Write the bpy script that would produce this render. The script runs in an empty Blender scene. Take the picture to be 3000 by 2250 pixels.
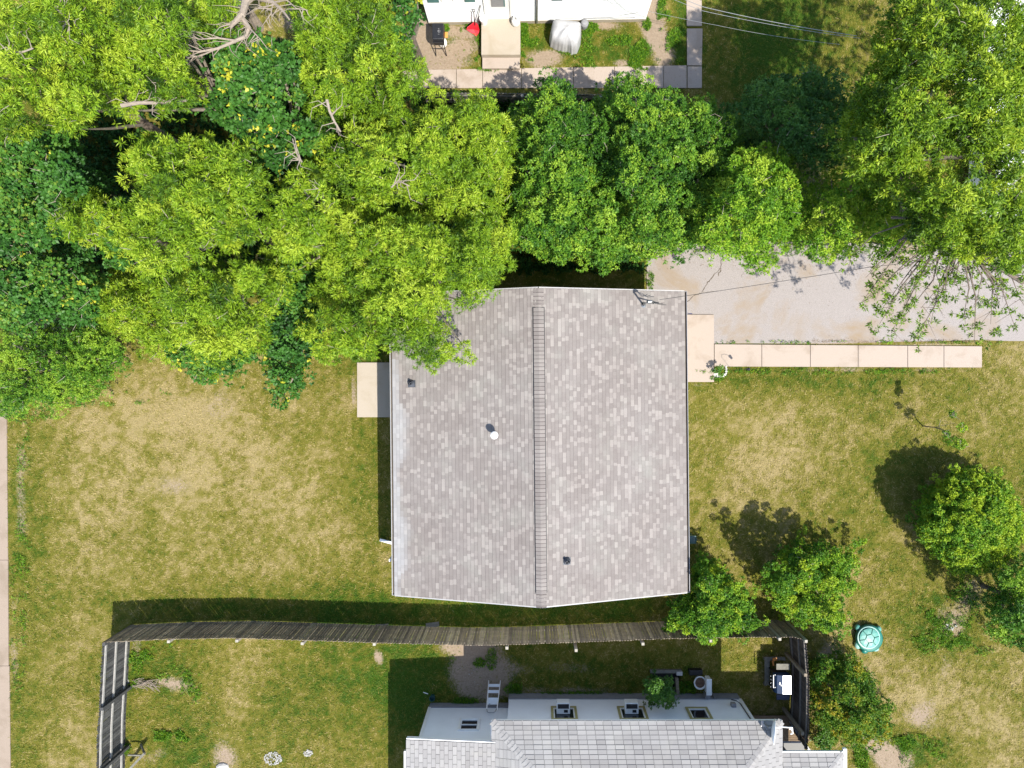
import bpy, math, random
import numpy as np
from mathutils import Vector, Matrix
random.seed(7); rng = np.random.default_rng(7)
# ------------------------------------------------------------------ camera
H, F, CX, CY = 27.0, 2080.0, 1560.0, 1102.0       # height above ground, focal length (px of the 3000 px photo), nadir point
S = bpy.context.scene
cam_d = bpy.data.cameras.new("camera"); cam = bpy.data.objects.new("camera", cam_d)
S.collection.objects.link(cam); S.camera = cam
cam.location = (0, 0, H); cam.rotation_euler = (0, 0, 0)
cam_d.sensor_width = 36; cam_d.lens = 36 * F / 3000
cam_d.shift_x = (1500 - CX) / 3000; cam_d.shift_y = -(1125 - CY) / 3000
cam_d.clip_start = 0.5; cam_d.clip_end = 2000
# ------------------------------------------------------------------ light
SUNV = Vector((0.385, -0.49, 1.0)).normalized()
w = bpy.data.worlds.new("World"); S.world = w; w.use_nodes = True
nt = w.node_tree; nt.nodes.clear()
sky = nt.nodes.new("ShaderNodeTexSky"); sky.sky_type = 'NISHITA'; sky.sun_disc = False
sky.sun_elevation = math.asin(SUNV.z); sky.sun_rotation = math.atan2(SUNV.x, SUNV.y)
bg = nt.nodes.new("ShaderNodeBackground"); bg.inputs[1].default_value = 0.15
wo = nt.nodes.new("ShaderNodeOutputWorld")
nt.links.new(sky.outputs[0], bg.inputs[0]); nt.links.new(bg.outputs[0], wo.inputs[0])
sd = bpy.data.lights.new("sun", 'SUN'); sd.energy = 4.3; sd.angle = math.radians(0.5); sd.color = (1.0, 0.95, 0.86)
sun = bpy.data.objects.new("sun", sd); S.collection.objects.link(sun)
sun.rotation_euler = (-SUNV).to_track_quat('-Z', 'Y').to_euler(); sun.location = (10, -12, 40)
S.view_settings.view_transform = 'Standard'; S.view_settings.look = 'None'
S.view_settings.gamma = 1; S.view_settings.exposure = 0.90
try:
    S.cycles.max_bounces = 6; S.cycles.diffuse_bounces = 3; S.cycles.transparent_max_bounces = 4
except Exception: pass

# ------------------------------------------------------------------ helpers
def W(px, py, z=0.0):
    return Vector(((px - CX) * (H - z) / F, -(py - CY) * (H - z) / F, z))
C = S.collection
def link(o): C.objects.link(o); return o
def tag(o, label=None, cat=None, group=None, kind=None):
    if label: o['label'] = label
    if cat: o['category'] = cat
    if group: o['group'] = group
    if kind: o['kind'] = kind
    return o
def thing(name, label, cat, loc=(0, 0, 0), group=None, rz=0.0):
    o = bpy.data.objects.new(name, None); link(o); o.location = loc; o.rotation_euler = (0, 0, rz)
    o.empty_display_size = 0.2
    return tag(o, label, cat, group)
class MB:
    """collects geometry of one mesh, in world or local coordinates"""
    def __init__(s): s.v = []; s.f = []; s.t = []; s.cur = 0.5
    def vert(s, p): s.v.append(tuple(p)); return len(s.v) - 1
    def face(s, idx): s.f.append(tuple(idx)); s.t.append(s.cur)
    def poly(s, pts): s.face([s.vert(p) for p in pts])
    def hexa(s, p):   # 8 points: bottom 4 ccw, top 4 ccw
        i = [s.vert(q) for q in p]
        for q in ((3, 2, 1, 0), (4, 5, 6, 7), (0, 1, 5, 4), (1, 2, 6, 5), (2, 3, 7, 6), (3, 0, 4, 7)): s.face([i[k] for k in q])
    def box(s, c, d, rz=0.0, M=None):
        x, y, z = d[0] / 2, d[1] / 2, d[2] / 2; out = []
        R = Matrix.Rotation(rz, 3, 'Z') if M is None else M
        for (a, b, e) in ((-x, -y, -z), (x, -y, -z), (x, y, -z), (-x, y, -z), (-x, -y, z), (x, -y, z), (x, y, z), (-x, y, z)):
            out.append(Vector(c) + R @ Vector((a, b, e)))
        s.hexa(out)
    def bar(s, a, b, wd, th, up=Vector((0, 0, 1))):
        a, b = Vector(a), Vector(b); d = (b - a).normalized(); sd_ = d.cross(up)
        if sd_.length < 1e-4: sd_ = d.cross(Vector((1, 0, 0)))
        sd_.normalize(); n = sd_.cross(d); sd_ = sd_ * wd / 2; n = n * th / 2
        s.hexa([a - sd_ - n, a + sd_ - n, b + sd_ - n, b - sd_ - n, a - sd_ + n, a + sd_ + n, b + sd_ + n, b - sd_ + n])
    def prism(s, pts, z0, z1):
        n = len(pts); a = [s.vert((p[0], p[1], z0)) for p in pts]; b = [s.vert((p[0], p[1], z1)) for p in pts]
        s.face(b); s.face(a[::-1])
        for k in range(n): s.face((a[k], a[(k + 1) % n], b[(k + 1) % n], b[k]))
    def tube(s, pts, rad, n=8, cap=True):
        pts = [Vector(p) for p in pts]
        if not hasattr(rad, '__len__'): rad = [rad] * len(pts)
        rings = []; ref = Vector((0.31, 0.2, 0.93))
        for k, p in enumerate(pts):
            d = (pts[min(k + 1, len(pts) - 1)] - pts[max(k - 1, 0)]).normalized()
            a = d.cross(ref)
            if a.length < 0.05: a = d.cross(Vector((1, 0, 0)))
            a.normalize(); b = d.cross(a)
            rings.append([s.vert(p + (a * math.cos(t) + b * math.sin(t)) * rad[k]) for t in [2 * math.pi * q / n for q in range(n)]])
        for k in range(len(rings) - 1):
            for q in range(n): s.face((rings[k][q], rings[k][(q + 1) % n], rings[k + 1][(q + 1) % n], rings[k + 1][q]))
        if cap: s.face(rings[0][::-1]); s.face(rings[-1])
    def lathe(s, c, prof, n=24, M=None, sx=1, sy=1):
        R = Matrix.Identity(3) if M is None else M; rings = []
        for (r, z) in prof:
            if r < 1e-5: rings.append([s.vert(Vector(c) + R @ Vector((0, 0, z)))])
            else: rings.append([s.vert(Vector(c) + R @ Vector((r * sx * math.cos(2 * math.pi * q / n), r * sy * math.sin(2 * math.pi * q / n), z))) for q in range(n)])
        for k in range(len(rings) - 1):
            a, b = rings[k], rings[k + 1]
            for q in range(n):
                q2 = (q + 1) % n
                if len(a) == 1 and len(b) == 1: continue
                if len(a) == 1: s.face((a[0], b[q2], b[q]))
                elif len(b) == 1: s.face((a[q], a[q2], b[0]))
                else: s.face((a[q], a[q2], b[q2], b[q]))
    def build(s, name, mat, parent=None, bevel=0.0, smooth=False, sub=0):
        me = bpy.data.meshes.new(name); me.from_pydata(s.v, [], s.f); me.update()
        at = me.attributes.new('tint', 'FLOAT', 'FACE'); at.data.foreach_set('value', s.t)
        if smooth: me.polygons.foreach_set('use_smooth', [True] * len(me.polygons))
        me.materials.append(mat); o = bpy.data.objects.new(name, me); link(o)
        if parent is not None: o.parent = parent
        if bevel:
            m = o.modifiers.new('bevel', 'BEVEL'); m.width = bevel; m.segments = 2; m.limit_method = 'ANGLE'
        if sub:
            m = o.modifiers.new('sub', 'SUBSURF'); m.levels = sub; m.render_levels = sub
        return o

# ------------------------------------------------------------------ materials
K = .70
def kk_(c): return tuple(x * K for x in c) if max(c) < .7 else c
def newmat(name):
    m = bpy.data.materials.new(name); m.use_nodes = True; n = m.node_tree.nodes
    return m, m.node_tree, n['Principled BSDF'], n['Material Output']
def ramp(nt, stops, interp='LINEAR'):
    r = nt.nodes.new('ShaderNodeValToRGB'); r.color_ramp.interpolation = interp; e = r.color_ramp.elements
    while len(e) < len(stops): e.new(0.5)
    for k, (p, c) in enumerate(stops): e[k].position = p; e[k].color = (*c, 1)
    return r
def noise(nt, scale, detail=4, rough=0.6, vec=None, dist=0.0):
    n = nt.nodes.new('ShaderNodeTexNoise'); n.inputs['Scale'].default_value = scale
    n.inputs['Detail'].default_value = detail; n.inputs['Roughness'].default_value = rough
    n.inputs['Distortion'].default_value = dist
    if vec is not None: nt.links.new(vec, n.inputs['Vector'])
    return n
def geo_pos(nt): return nt.nodes.new('ShaderNodeNewGeometry').outputs['Position']
def mixc(nt, fac, a, b, mode='MIX'):
    m = nt.nodes.new('ShaderNodeMix'); m.data_type = 'RGBA'; m.blend_type = mode
    for s_, v in ((m.inputs[0], fac), (m.inputs[6], a), (m.inputs[7], b)):
        if hasattr(v, 'default_value') or hasattr(v, 'is_linked'): nt.links.new(v, s_)
        elif isinstance(v, (int, float)): s_.default_value = v
        else: s_.default_value = (*v, 1)
    return m.outputs[2]
def plain(name, col, rough=0.6, var=0.15, scale=6, metal=0.0, bump=0.0, bscale=40, spec=0.5, tint=None):
    """base colour varied by two scales of noise (dirt and wear); tint: optional 3 colours picked per face"""
    m, t, p, o = newmat(name); pos = geo_pos(t); col = kk_(col)
    if tint: tint = [kk_(q) for q in tint]
    dark = tuple(c * (1 - var) for c in col); lite = tuple(min(1, c * (1 + var * .7)) for c in col)
    n1 = noise(t, scale, 5, .65, pos)
    r = ramp(t, [(0.3, dark), (0.7, lite)]); t.links.new(n1.outputs[0], r.inputs[0]); c = r.outputs[0]
    if tint:
        a = t.nodes.new('ShaderNodeAttribute'); a.attribute_name = 'tint'
        r2 = ramp(t, [(i / (len(tint) - 1), q) for i, q in enumerate(tint)]); t.links.new(a.outputs['Fac'], r2.inputs[0])
        r3 = ramp(t, [(0.3, (1 - var,) * 3), (0.7, (1.0,) * 3)]); t.links.new(n1.outputs[0], r3.inputs[0])
        c = mixc(t, 1.0, r2.outputs[0], r3.outputs[0], 'MULTIPLY')
    t.links.new(c, p.inputs['Base Color'])
    p.inputs['Roughness'].default_value = rough; p.inputs['Metallic'].default_value = metal
    p.inputs['Specular IOR Level'].default_value = spec
    if bump:
        b = t.nodes.new('ShaderNodeBump'); b.inputs['Strength'].default_value = bump; b.inputs['Distance'].default_value = 0.02
        n2 = noise(t, bscale, 3, .6, pos); t.links.new(n2.outputs[0], b.inputs['Height']); t.links.new(b.outputs[0], p.inputs['Normal'])
    return m
def leafmat(name, cols, trans=0.35, rough=0.45, spec=0.35):
    m, t, p, o = newmat(name); cols = [tuple(x * K * (1.0 if name == 'grass_blades' else 1.1) for x in c) for c in cols]; trans *= .72
    a = t.nodes.new('ShaderNodeAttribute'); a.attribute_name = 'tint'
    r = ramp(t, [(i / (len(cols) - 1), c) for i, c in enumerate(cols)]); t.links.new(a.outputs['Fac'], r.inputs[0])
    t.links.new(r.outputs[0], p.inputs['Base Color']); p.inputs['Roughness'].default_value = rough
    p.inputs['Specular IOR Level'].default_value = spec
    tr = t.nodes.new('ShaderNodeBsdfTranslucent')
    tc = mixc(t, 1.0, r.outputs[0], (1.0, 1.0, .45), 'MULTIPLY'); t.links.new(tc, tr.inputs[0])
    mx = t.nodes.new('ShaderNodeMixShader'); mx.inputs[0].default_value = trans
    t.links.new(p.outputs[0], mx.inputs[1]); t.links.new(tr.outputs[0], mx.inputs[2]); t.links.new(mx.outputs[0], o.inputs[0])
    return m
M = {}
M['yellow'] = leafmat('yellow_green_leaves', [(.025, .075, .008), (.11, .225, .012), (.235, .40, .015), (.46, .60, .045)], .28, .5, .25)
M['olive'] = leafmat('olive_green_leaves', [(.025, .07, .008), (.09, .19, .010), (.20, .34, .014), (.42, .54, .035)], .28, .5, .25)
M['mid'] = leafmat('mid_green_leaves', [(.02, .07, .010), (.05, .155, .014), (.12, .28, .02), (.32, .50, .04)], .24, .5, .22)
M['deep'] = leafmat('deep_green_leaves', [(.03, .09, .018), (.055, .16, .028), (.09, .23, .035), (.16, .33, .05)], .26, .48, .3)
M['maple'] = leafmat('maple_leaves', [(.022, .08, .014), (.05, .16, .022), (.085, .235, .03), (.60, .60, .05)], .26, .5, .25)
M['bright'] = leafmat('bright_green_leaves', [(.03, .10, .009), (.09, .23, .014), (.20, .40, .02), (.46, .64, .05)], .30, .5, .22)
M['bush'] = leafmat('bush_leaves', [(.025, .09, .008), (.07, .20, .012), (.17, .35, .02), (.40, .54, .03)], .26, .5, .22)
M['orangey'] = leafmat('rusty_green_leaves', [(.025, .085, .008), (.07, .19, .012), (.19, .30, .02), (.46, .34, .025)], .26, .5, .22)
M['vine'] = leafmat('vine_leaves', [(.035, .11, .014), (.07, .19, .02), (.11, .27, .03), (.2, .36, .05)], .3, .4, .4)
M['bark'] = plain('bark', (.20, .155, .12), .9, .35, 9, bump=.6)
M['deadwood'] = plain('dead_wood', (.40, .33, .26), .9, .25, 9, bump=.5)
M['twig'] = plain('twig_bark', (.42, .36, .28), .9, .3, 9)
GR = [(.64, .51, .24), (.47, .39, .125), (.335, .305, .055), (.255, .255, .034), (.15, .205, .02), (.08, .18, .014)]
M['grass'] = leafmat('grass_blades', GR, .25, .6, .2)
def ground_mat():
    m, t, p, o = newmat('lawn_soil'); pos = geo_pos(t)
    a = t.nodes.new('ShaderNodeAttribute'); a.attribute_name = 'green'
    d = t.nodes.new('ShaderNodeAttribute'); d.attribute_name = 'dirt'
    n1 = noise(t, 14, 6, .75, pos, .4); n2 = noise(t, 55, 4, .8, pos, .6)
    ad = t.nodes.new('ShaderNodeMath'); ad.operation = 'MULTIPLY_ADD'; ad.inputs[1].default_value = .55; t.links.new(n1.outputs[0], ad.inputs[0]); t.links.new(a.outputs['Fac'], ad.inputs[2])
    ad2 = t.nodes.new('ShaderNodeMath'); ad2.operation = 'MULTIPLY_ADD'; ad2.inputs[1].default_value = .45; t.links.new(n2.outputs[0], ad2.inputs[0]); t.links.new(ad.outputs[0], ad2.inputs[2])
    ad3 = t.nodes.new('ShaderNodeMath'); ad3.operation = 'SUBTRACT'; ad3.inputs[1].default_value = .5; t.links.new(ad2.outputs[0], ad3.inputs[0])
    r = ramp(t, [(i / (len(GR) - 1), c) for i, c in enumerate([tuple(x * .62 * K for x in g) for g in GR])]); t.links.new(ad3.outputs[0], r.inputs[0])
    rd = ramp(t, [(.3, kk_((.33, .245, .165))), (.7, kk_((.50, .395, .29)))]); t.links.new(n1.outputs[0], rd.inputs[0])
    fa = t.nodes.new('ShaderNodeMath'); fa.operation = 'MULTIPLY_ADD'; fa.inputs[1].default_value = .9; fa.inputs[2].default_value = -.45
    t.links.new(n1.outputs[0], fa.inputs[0])
    fb = t.nodes.new('ShaderNodeMath'); fb.operation = 'ADD'; fb.use_clamp = True; t.links.new(fa.outputs[0], fb.inputs[0]); t.links.new(d.outputs['Fac'], fb.inputs[1])
    fr = ramp(t, [(.35, (0, 0, 0)), (.6, (1, 1, 1))]); t.links.new(fb.outputs[0], fr.inputs[0])
    c = mixc(t, fr.outputs[0], r.outputs[0], rd.outputs[0]); t.links.new(c, p.inputs['Base Color'])
    p.inputs['Roughness'].default_value = .95; p.inputs['Specular IOR Level'].default_value = .1
    b = t.nodes.new('ShaderNodeBump'); b.inputs['Strength'].default_value = .9; b.inputs['Distance'].default_value = .03
    t.links.new(n2.outputs[0], b.inputs['Height']); t.links.new(b.outputs[0], p.inputs['Normal'])
    return m
M['ground'] = ground_mat()
def stained(name, base, stain, sc, thr, rough=.85, grit=.12, loc=None, spec=.2):
    """concrete or asphalt: fine grit, broad stains that have a shape of their own"""
    m, t, p, o = newmat(name); pos = geo_pos(t); base, stain = kk_(base), kk_(stain)
    g = noise(t, 60, 4, .8, pos); gr = ramp(t, [(.3, tuple(c * (1 - grit) for c in base)), (.7, tuple(min(1, c * (1 + grit)) for c in base))]); t.links.new(g.outputs[0], gr.inputs[0])
    s_ = noise(t, sc, 5, .6, pos, .5); sr = ramp(t, [(thr, (0, 0, 0)), (thr + .16, (1, 1, 1))]); t.links.new(s_.outputs[0], sr.inputs[0])
    c = mixc(t, sr.outputs[0], gr.outputs[0], stain)
    t.links.new(c, p.inputs['Base Color']); p.inputs['Roughness'].default_value = rough; p.inputs['Specular IOR Level'].default_value = spec
    b = t.nodes.new('ShaderNodeBump'); b.inputs['Strength'].default_value = .35; b.inputs['Distance'].default_value = .01
    t.links.new(g.outputs[0], b.inputs['Height']); t.links.new(b.outputs[0], p.inputs['Normal'])
    return m
M['concrete'] = stained('concrete', (.52, .43, .355), (.43, .345, .27), 1.0, .52, grit=.16)
M['concrete_cream'] = stained('cream_concrete', (.52, .45, .36), (.46, .39, .29), 1.1, .5)
M['asphalt'] = stained('old_asphalt', (.39, .35, .325), (.36, .275, .185), .42, .50, grit=.42)
M['alley'] = stained('alley_concrete', (.40, .32, .25), (.33, .26, .195), .8, .48)
M['crack'] = plain('crack_dirt', (.16, .125, .09), .95)
def roofmat(name, cols, pale, green):
    m, t, p, o = newmat(name); pos = geo_pos(t); cols = [kk_(c) for c in cols]; pale, green = kk_(pale), kk_(green)
    a = t.nodes.new('ShaderNodeAttribute'); a.attribute_name = 'tint'
    r = ramp(t, [(i / (len(cols) - 1), c) for i, c in enumerate(cols)]); t.links.new(a.outputs['Fac'], r.inputs[0])
    g = noise(t, 150, 3, .9, pos); gr = ramp(t, [(.3, (.72,) * 3), (.7, (1.0,) * 3)]); t.links.new(g.outputs[0], gr.inputs[0])
    c = mixc(t, 1.0, r.outputs[0], gr.outputs[0], 'MULTIPLY')
    s_ = noise(t, .9, 5, .65, pos, .4); sr = ramp(t, [(.5, (0, 0, 0)), (.8, (.4,) * 3)]); t.links.new(s_.outputs[0], sr.inputs[0])
    c = mixc(t, sr.outputs[0], c, green)
    b_ = noise(t, .5, 3, .5, pos, .2); br = ramp(t, [(.3, (.90, .88, .87)), (.7, (1.0,) * 3)]); t.links.new(b_.outputs[0], br.inputs[0])
    c = mixc(t, 1.0, c, br.outputs[0], 'MULTIPLY')
    e = t.nodes.new('ShaderNodeAttribute'); e.attribute_name = 'pale'
    c = mixc(t, e.outputs['Fac'], c, pale)
    t.links.new(c, p.inputs['Base Color']); p.inputs['Roughness'].default_value = .9; p.inputs['Specular IOR Level'].default_value = .2
    bu = t.nodes.new('ShaderNodeBump'); bu.inputs['Strength'].default_value = .3; bu.inputs['Distance'].default_value = .004
    t.links.new(g.outputs[0], bu.inputs['Height']); t.links.new(bu.outputs[0], p.inputs['Normal'])
    return m
M['shingle'] = roofmat('laminated_shingles', [(.13, .11, .105), (.33, .295, .275), (.36, .325, .303), (.41, .371, .345), (.475, .435, .402)], (.52, .53, .54), (.42, .43, .38))
M['shingle_grey'] = roofmat('grey_tab_shingles', [(.20, .19, .185), (.42, .41, .40), (.465, .455, .445), (.51, .50, .485)], (.6, .6, .6), (.52, .51, .44))
M['tabgap'] = plain('shingle_gap', (.12, .11, .11), .95)
M['siding'] = plain('white_siding', (.82, .84, .85), .45, .05, 1.5)
M['white'] = plain('white_paint', (.82, .82, .80), .4, .08, 4)
M['whitemetal'] = plain('white_metal', (.80, .80, .79), .3, .06, 6)
M['foundation'] = plain('grey_foundation', (.34, .35, .37), .9, .15, 5, bump=.3)
M['foundation_tan'] = plain('tan_foundation', (.46, .40, .31), .9, .15, 5, bump=.3)
M['glass'] = plain('window_glass', (.012, .016, .022), .08, .2, 3, spec=.8)
M['tealtrim'] = plain('teal_shutter', (.11, .26, .25), .5, .1, 4)
M['yellowtrim'] = plain('yellow_trim', (.46, .42, .17), .7, .2, 8)
M['screen'] = plain('window_screen', (.35, .35, .36), .6, .1, 10)
M['darkmetal'] = plain('dark_metal', (.035, .037, .045), .4, .3, 12, metal=.3)
M['black'] = plain('black_plastic', (.018, .018, .02), .5, .3, 12)
M['greymetal'] = plain('galvanised_metal', (.42, .43, .44), .35, .15, 12, metal=.7)
M['boot'] = plain('lead_grey_flashing', (.09, .10, .12), .5, .2, 20)
M['fence'] = plain('weathered_boards', (.20, .165, .13), .95, .45, 5, bump=.4, bscale=25, tint=[(.24, .195, .15), (.34, .275, .20), (.45, .36, .25), (.58, .48, .34)])
M['fence_dark'] = plain('dark_grey_boards', (.10, .10, .10), .95, .45, 5, bump=.4, bscale=25, tint=[(.06, .06, .062), (.09, .09, .09), (.13, .13, .125), (.19, .185, .175)])
M['fence_brown'] = plain('brown_boards', (.09, .07, .055), .95, .45, 5, bump=.4, bscale=25, tint=[(.11, .088, .072), (.16, .13, .105), (.22, .175, .145)])
M['rail'] = plain('sunlit_grey_rail', (.47, .455, .42), .9, .25, 8)  # sun on the rail tops is put into this pale colour
M['rail_brown'] = plain('brown_rail', (.30, .26, .22), .9, .25, 8)
M['post'] = plain('pale_post_top', (.50, .46, .38), .9, .25, 8)
M['wood'] = plain('old_lumber', (.34, .28, .20), .9, .3, 8)
M['wood_brown'] = plain('brown_lumber', (.26, .18, .11), .9, .3, 8)
M['wood_grey'] = plain('grey_lumber', (.24, .23, .19), .9, .3, 8)
M['red'] = plain('red_plastic', (.72, .02, .04), .35, .12, 9)
M['orange'] = plain('orange_plastic', (.75, .28, .06), .5, .15, 9)
M['cover'] = plain('silver_cover', (.56, .56, .57), .55, .1, 5)
M['turtle'] = plain('green_plastic', (.012, .20, .15), .4, .15, 6)
M['turtle_pale'] = plain('faded_green_plastic', (.13, .42, .35), .45, .12, 6)
M['turtle_rim'] = plain('pale_rim_plastic', (.33, .62, .55), .45, .1, 6)
M['bluelid'] = plain('dark_blue_enamel', (.012, .04, .11), .5, .1, 6, spec=.4)
M['steel'] = plain('polished_steel', (.62, .64, .68), .22, .06, 6, metal=1.0)
M['ceramic'] = plain('white_ceramic', (.74, .75, .73), .25, .06, 6)
M['rust'] = plain('rusty_water_and_leaves', (.22, .13, .085), .9, .5, 14)
M['binteal'] = plain('dark_teal_plastic', (.015, .10, .10), .4, .15, 6)
M['flagred'] = plain('flag_red', (.65, .03, .10), .8, .1, 9)
M['flagblue'] = plain('flag_blue', (.02, .03, .16), .8, .1, 9)
M['flagwhite'] = plain('flag_white', (.8, .8, .8), .8, .05, 9)
M['stone'] = plain('whitewashed_stone', (.68, .66, .62), .9, .12, 9)
M['carwhite'] = plain('white_car_paint', (.80, .80, .80), .25, .03, 2)
M['tyre'] = plain('tyre_rubber', (.02, .02, .02), .8, .2, 8)
M['carglass'] = plain('car_glass', (.02, .025, .03), .05, .1, 3, spec=.8)
M['debris'] = plain('pale_debris', (.50, .49, .46), .8, .5, 20)
M['brick'] = plain('red_brick', (.36, .13, .08), .9, .3, 9)
M['rake'] = plain('faded_trim_paint', (.56, .55, .54), .6, .1, 6)
M['greybin'] = plain('grey_plastic', (.34, .34, .36), .5, .1, 9)
M['cable'] = plain('black_cable', (.05, .05, .05), .6, .1, 4)
M['cable_pale'] = plain('bare_cable', (.5, .5, .48), .4, .1, 4, metal=.4)

# ------------------------------------------------------------------ numpy field tools
def fbm(x, y, cell, seed, octaves=4, gain=.5):
    out = np.zeros_like(x); amp = 1; tot = 0
    for o in range(octaves):
        r = np.random.default_rng(seed * 31 + o); n = 256; g = r.random((n, n)); c = cell / 2 ** o
        u = x / c + 1000.3; v = y / c + 1000.7; iu = np.floor(u).astype(int); iv = np.floor(v).astype(int); fu = u - iu; fv = v - iv
        fu = fu * fu * (3 - 2 * fu); fv = fv * fv * (3 - 2 * fv); a = iu % n; b = iv % n; a1 = (a + 1) % n; b1 = (b + 1) % n
        out += amp * ((g[a, b] * (1 - fu) + g[a1, b] * fu) * (1 - fv) + (g[a, b1] * (1 - fu) + g[a1, b1] * fu) * fv); tot += amp; amp *= gain
    return out / tot
def inpoly(px, py, poly):
    r = np.zeros(px.shape, bool); n = len(poly)
    for k in range(n):
        x0, y0 = poly[k]; x1, y1 = poly[(k + 1) % n]
        if y0 == y1: continue
        c = ((y0 > py) != (y1 > py)) & (px < (x1 - x0) * (py - y0) / (y1 - y0) + x0); r ^= c
    return r
def edgedist(px, py, poly):
    d = np.full(px.shape, 1e9); n = len(poly)
    for k in range(n):
        a = np.array(poly[k], float); b = np.array(poly[(k + 1) % n], float); e = b - a
        t = np.clip(((px - a[0]) * e[0] + (py - a[1]) * e[1]) / max(1e-9, e @ e), 0, 1)
        d = np.minimum(d, np.hypot(px - a[0] - t * e[0], py - a[1] - t * e[1]))
    return d
def blob(px, py, cx, cy, rx, ry, rot=0):
    c, s_ = math.cos(math.radians(rot)), math.sin(math.radians(rot)); u = (px - cx) * c + (py - cy) * s_; v = -(px - cx) * s_ + (py - cy) * c
    return np.exp(-((u / rx) ** 2 + (v / ry) ** 2))
# how green (0 straw .. 1 lush) and how bare the ground is, at a place on the ground (given in photo pixels of the ground plane)
GREENS = [(-.30, 640, 1330, 260, 170, 20), (-.26, 900, 1560, 260, 120, 0), (-.22, 500, 1210, 340, 70, 0), (-.22, 2300, 1230, 170, 130, 0), (-.16, 2250, 1420, 150, 90, 0),
          (-.22, 210, 2000, 100, 260, 0), (-.18, 260, 1480, 120, 200, 0), (.20, 100, 1560, 90, 260, 0), (.22, 180, 1760, 180, 120, 0), (.16, 560, 1745, 300, 40, 0),
          (.26, 2500, 1110, 420, 45, 0), (.22, 2700, 1350, 260, 110, 0), (.18, 2480, 1560, 160, 130, 0), (.26, 1080, 1300, 40, 260, 0), (.30, 1090, 1020, 70, 80, 0),
          (-.10, 2450, 1850, 120, 120, 0), (-.16, 2720, 2080, 220, 200, 0), (.34, 2760, 1860, 140, 100, 20), (.42, 2640, 2200, 170, 60, 0),
          (.30, 480, 1960, 130, 120, 0), (.28, 860, 2050, 170, 130, 0), (.26, 1050, 1950, 100, 160, 0), (-.15, 700, 2060, 60, 200, 0), (.30, 560, 2180, 160, 90, 0),
          (.5, 1200, 2000, 110, 200, 0), (.35, 1650, 1760, 500, 70, 0), (.3, 800, 1790, 400, 40, 0), (.2, 1750, 1980, 380, 90, 0), (.5, 2280, 100, 230, 200, 0),
          (.40, 1990, 90, 26, 170, 0), (.45, 1860, 150, 130, 70, 0), (.40, 1590, 110, 60, 70, 0), (.25, 1340, 140, 60, 60, 0), (.30, 1720, 140, 90, 60, 0), (.5, 1500, 620, 1500, 170, 0)]
DIRTS = [(.85, 1290, 180, 90, 45, 0), (.80, 1230, 110, 60, 70, 0), (.5, 1340, 90, 60, 25, 0), (.9, 1600, 172, 60, 32, 0), (.7, 1350, 140, 30, 20, 0), (.85, 1930, 120, 38, 130, -18), (.8, 1900, 30, 30, 60, 0), (.8, 1765, 74, 50, 14, 0), (.7, 1820, 185, 30, 14, 0), (.35, 1400, 120, 40, 60, 0),
         (.85, 1400, 1960, 90, 90, 0), (.5, 400, 1910, 26, 50, 0), (.45, 480, 2000, 40, 20, 0), (.45, 540, 2010, 50, 34, 0), (.8, 1108, 1925, 14, 22, -20), (.5, 1330, 1895, 70, 22, 0), (.38, 1700, 1960, 220, 30, 0), (.5, 1680, 2028, 260, 22, 0),
         (.9, 2545, 2175, 48, 26, 10), (.9, 2620, 2225, 60, 46, 0), (.45, 2770, 1960, 30, 80, 20), (.5, 2790, 1810, 60, 60, 0), (.5, 60, 1420, 22, 180, 0), (.35, 40, 2000, 16, 300, 0), (.42, 480, 1420, 120, 60, 0), (.30, 660, 1200, 110, 60, 0),
         (.7, 860, 50, 70, 50, 0), (.7, 90, 990, 90, 50, 0), (.5, 2700, 2090, 60, 60, 0), (.4, 2420, 560, 500, 120, 0), (.45, 500, 700, 600, 300, 0), (.5, 2420, 1930, 60, 60, 0),
         (.6, 660, 2215, 50, 60, 0), (.4, 450, 2215, 60, 40, 0), (.3, 2470, 1000, 120, 14, 0), (.45, 2860, 1730, 60, 60, 0), (.5, 1905, 800, 14, 70, 0), (.45, 2045, 1128, 50, 9, 0), (.5, 1036, 1150, 10, 90, 0), (.5, 2520, 1082, 380, 6, 0), (.75, 2450, 1003, 400, 5, 1)]
PAVED = [[(1893, 735), (3200, 735), (3200, 1006), (2093, 1006), (2093, 1121), (2006, 1121), (1893, 921)], [(2090, 1005), (2877, 1011), (2877, 1078), (2090, 1076)],
         [(1045, 1060), (1250, 1060), (1250, 1224), (1045, 1224)], [(-400, 1180), (20, 1180), (34, 2350), (-400, 2350)], [(1240, 205), (2060, 192), (2060, 262), (1240, 262)], [(2010, -300), (2056, -300), (2056, 255), (2010, 255)],
         [(1192, 880), (1970, 874), (1978, 1672), (1198, 1680)], [(1492, 2035), (2160, 2035), (2160, 2600), (1262, 2600), (1262, 2063), (1492, 2063)], [(1258, -300), (1890, -300), (1890, 56), (1258, 66)]]
def fields(x, y):
    px = CX + x * F / H; py = CY - y * F / H
    g = .44 + .60 * (fbm(x, y, 3.2, 3, 4) - .5) + .46 * (fbm(x, y, .62, 5, 3, .6) - .5) + .8 * (fbm(x, y, .15, 6, 2, .6) - .5)
    for (a, cx, cy, rx, ry, rot) in GREENS: g = g + a * blob(px, py, cx, cy, rx, ry, rot)
    d = .05 + .55 * (fbm(x, y, .9, 9, 4, .6) - .5)
    for (a, cx, cy, rx, ry, rot) in DIRTS: d = d + a * blob(px, py, cx, cy, rx, ry, rot)
    return np.clip(g, 0, 1), np.clip(d, 0, 1)
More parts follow.
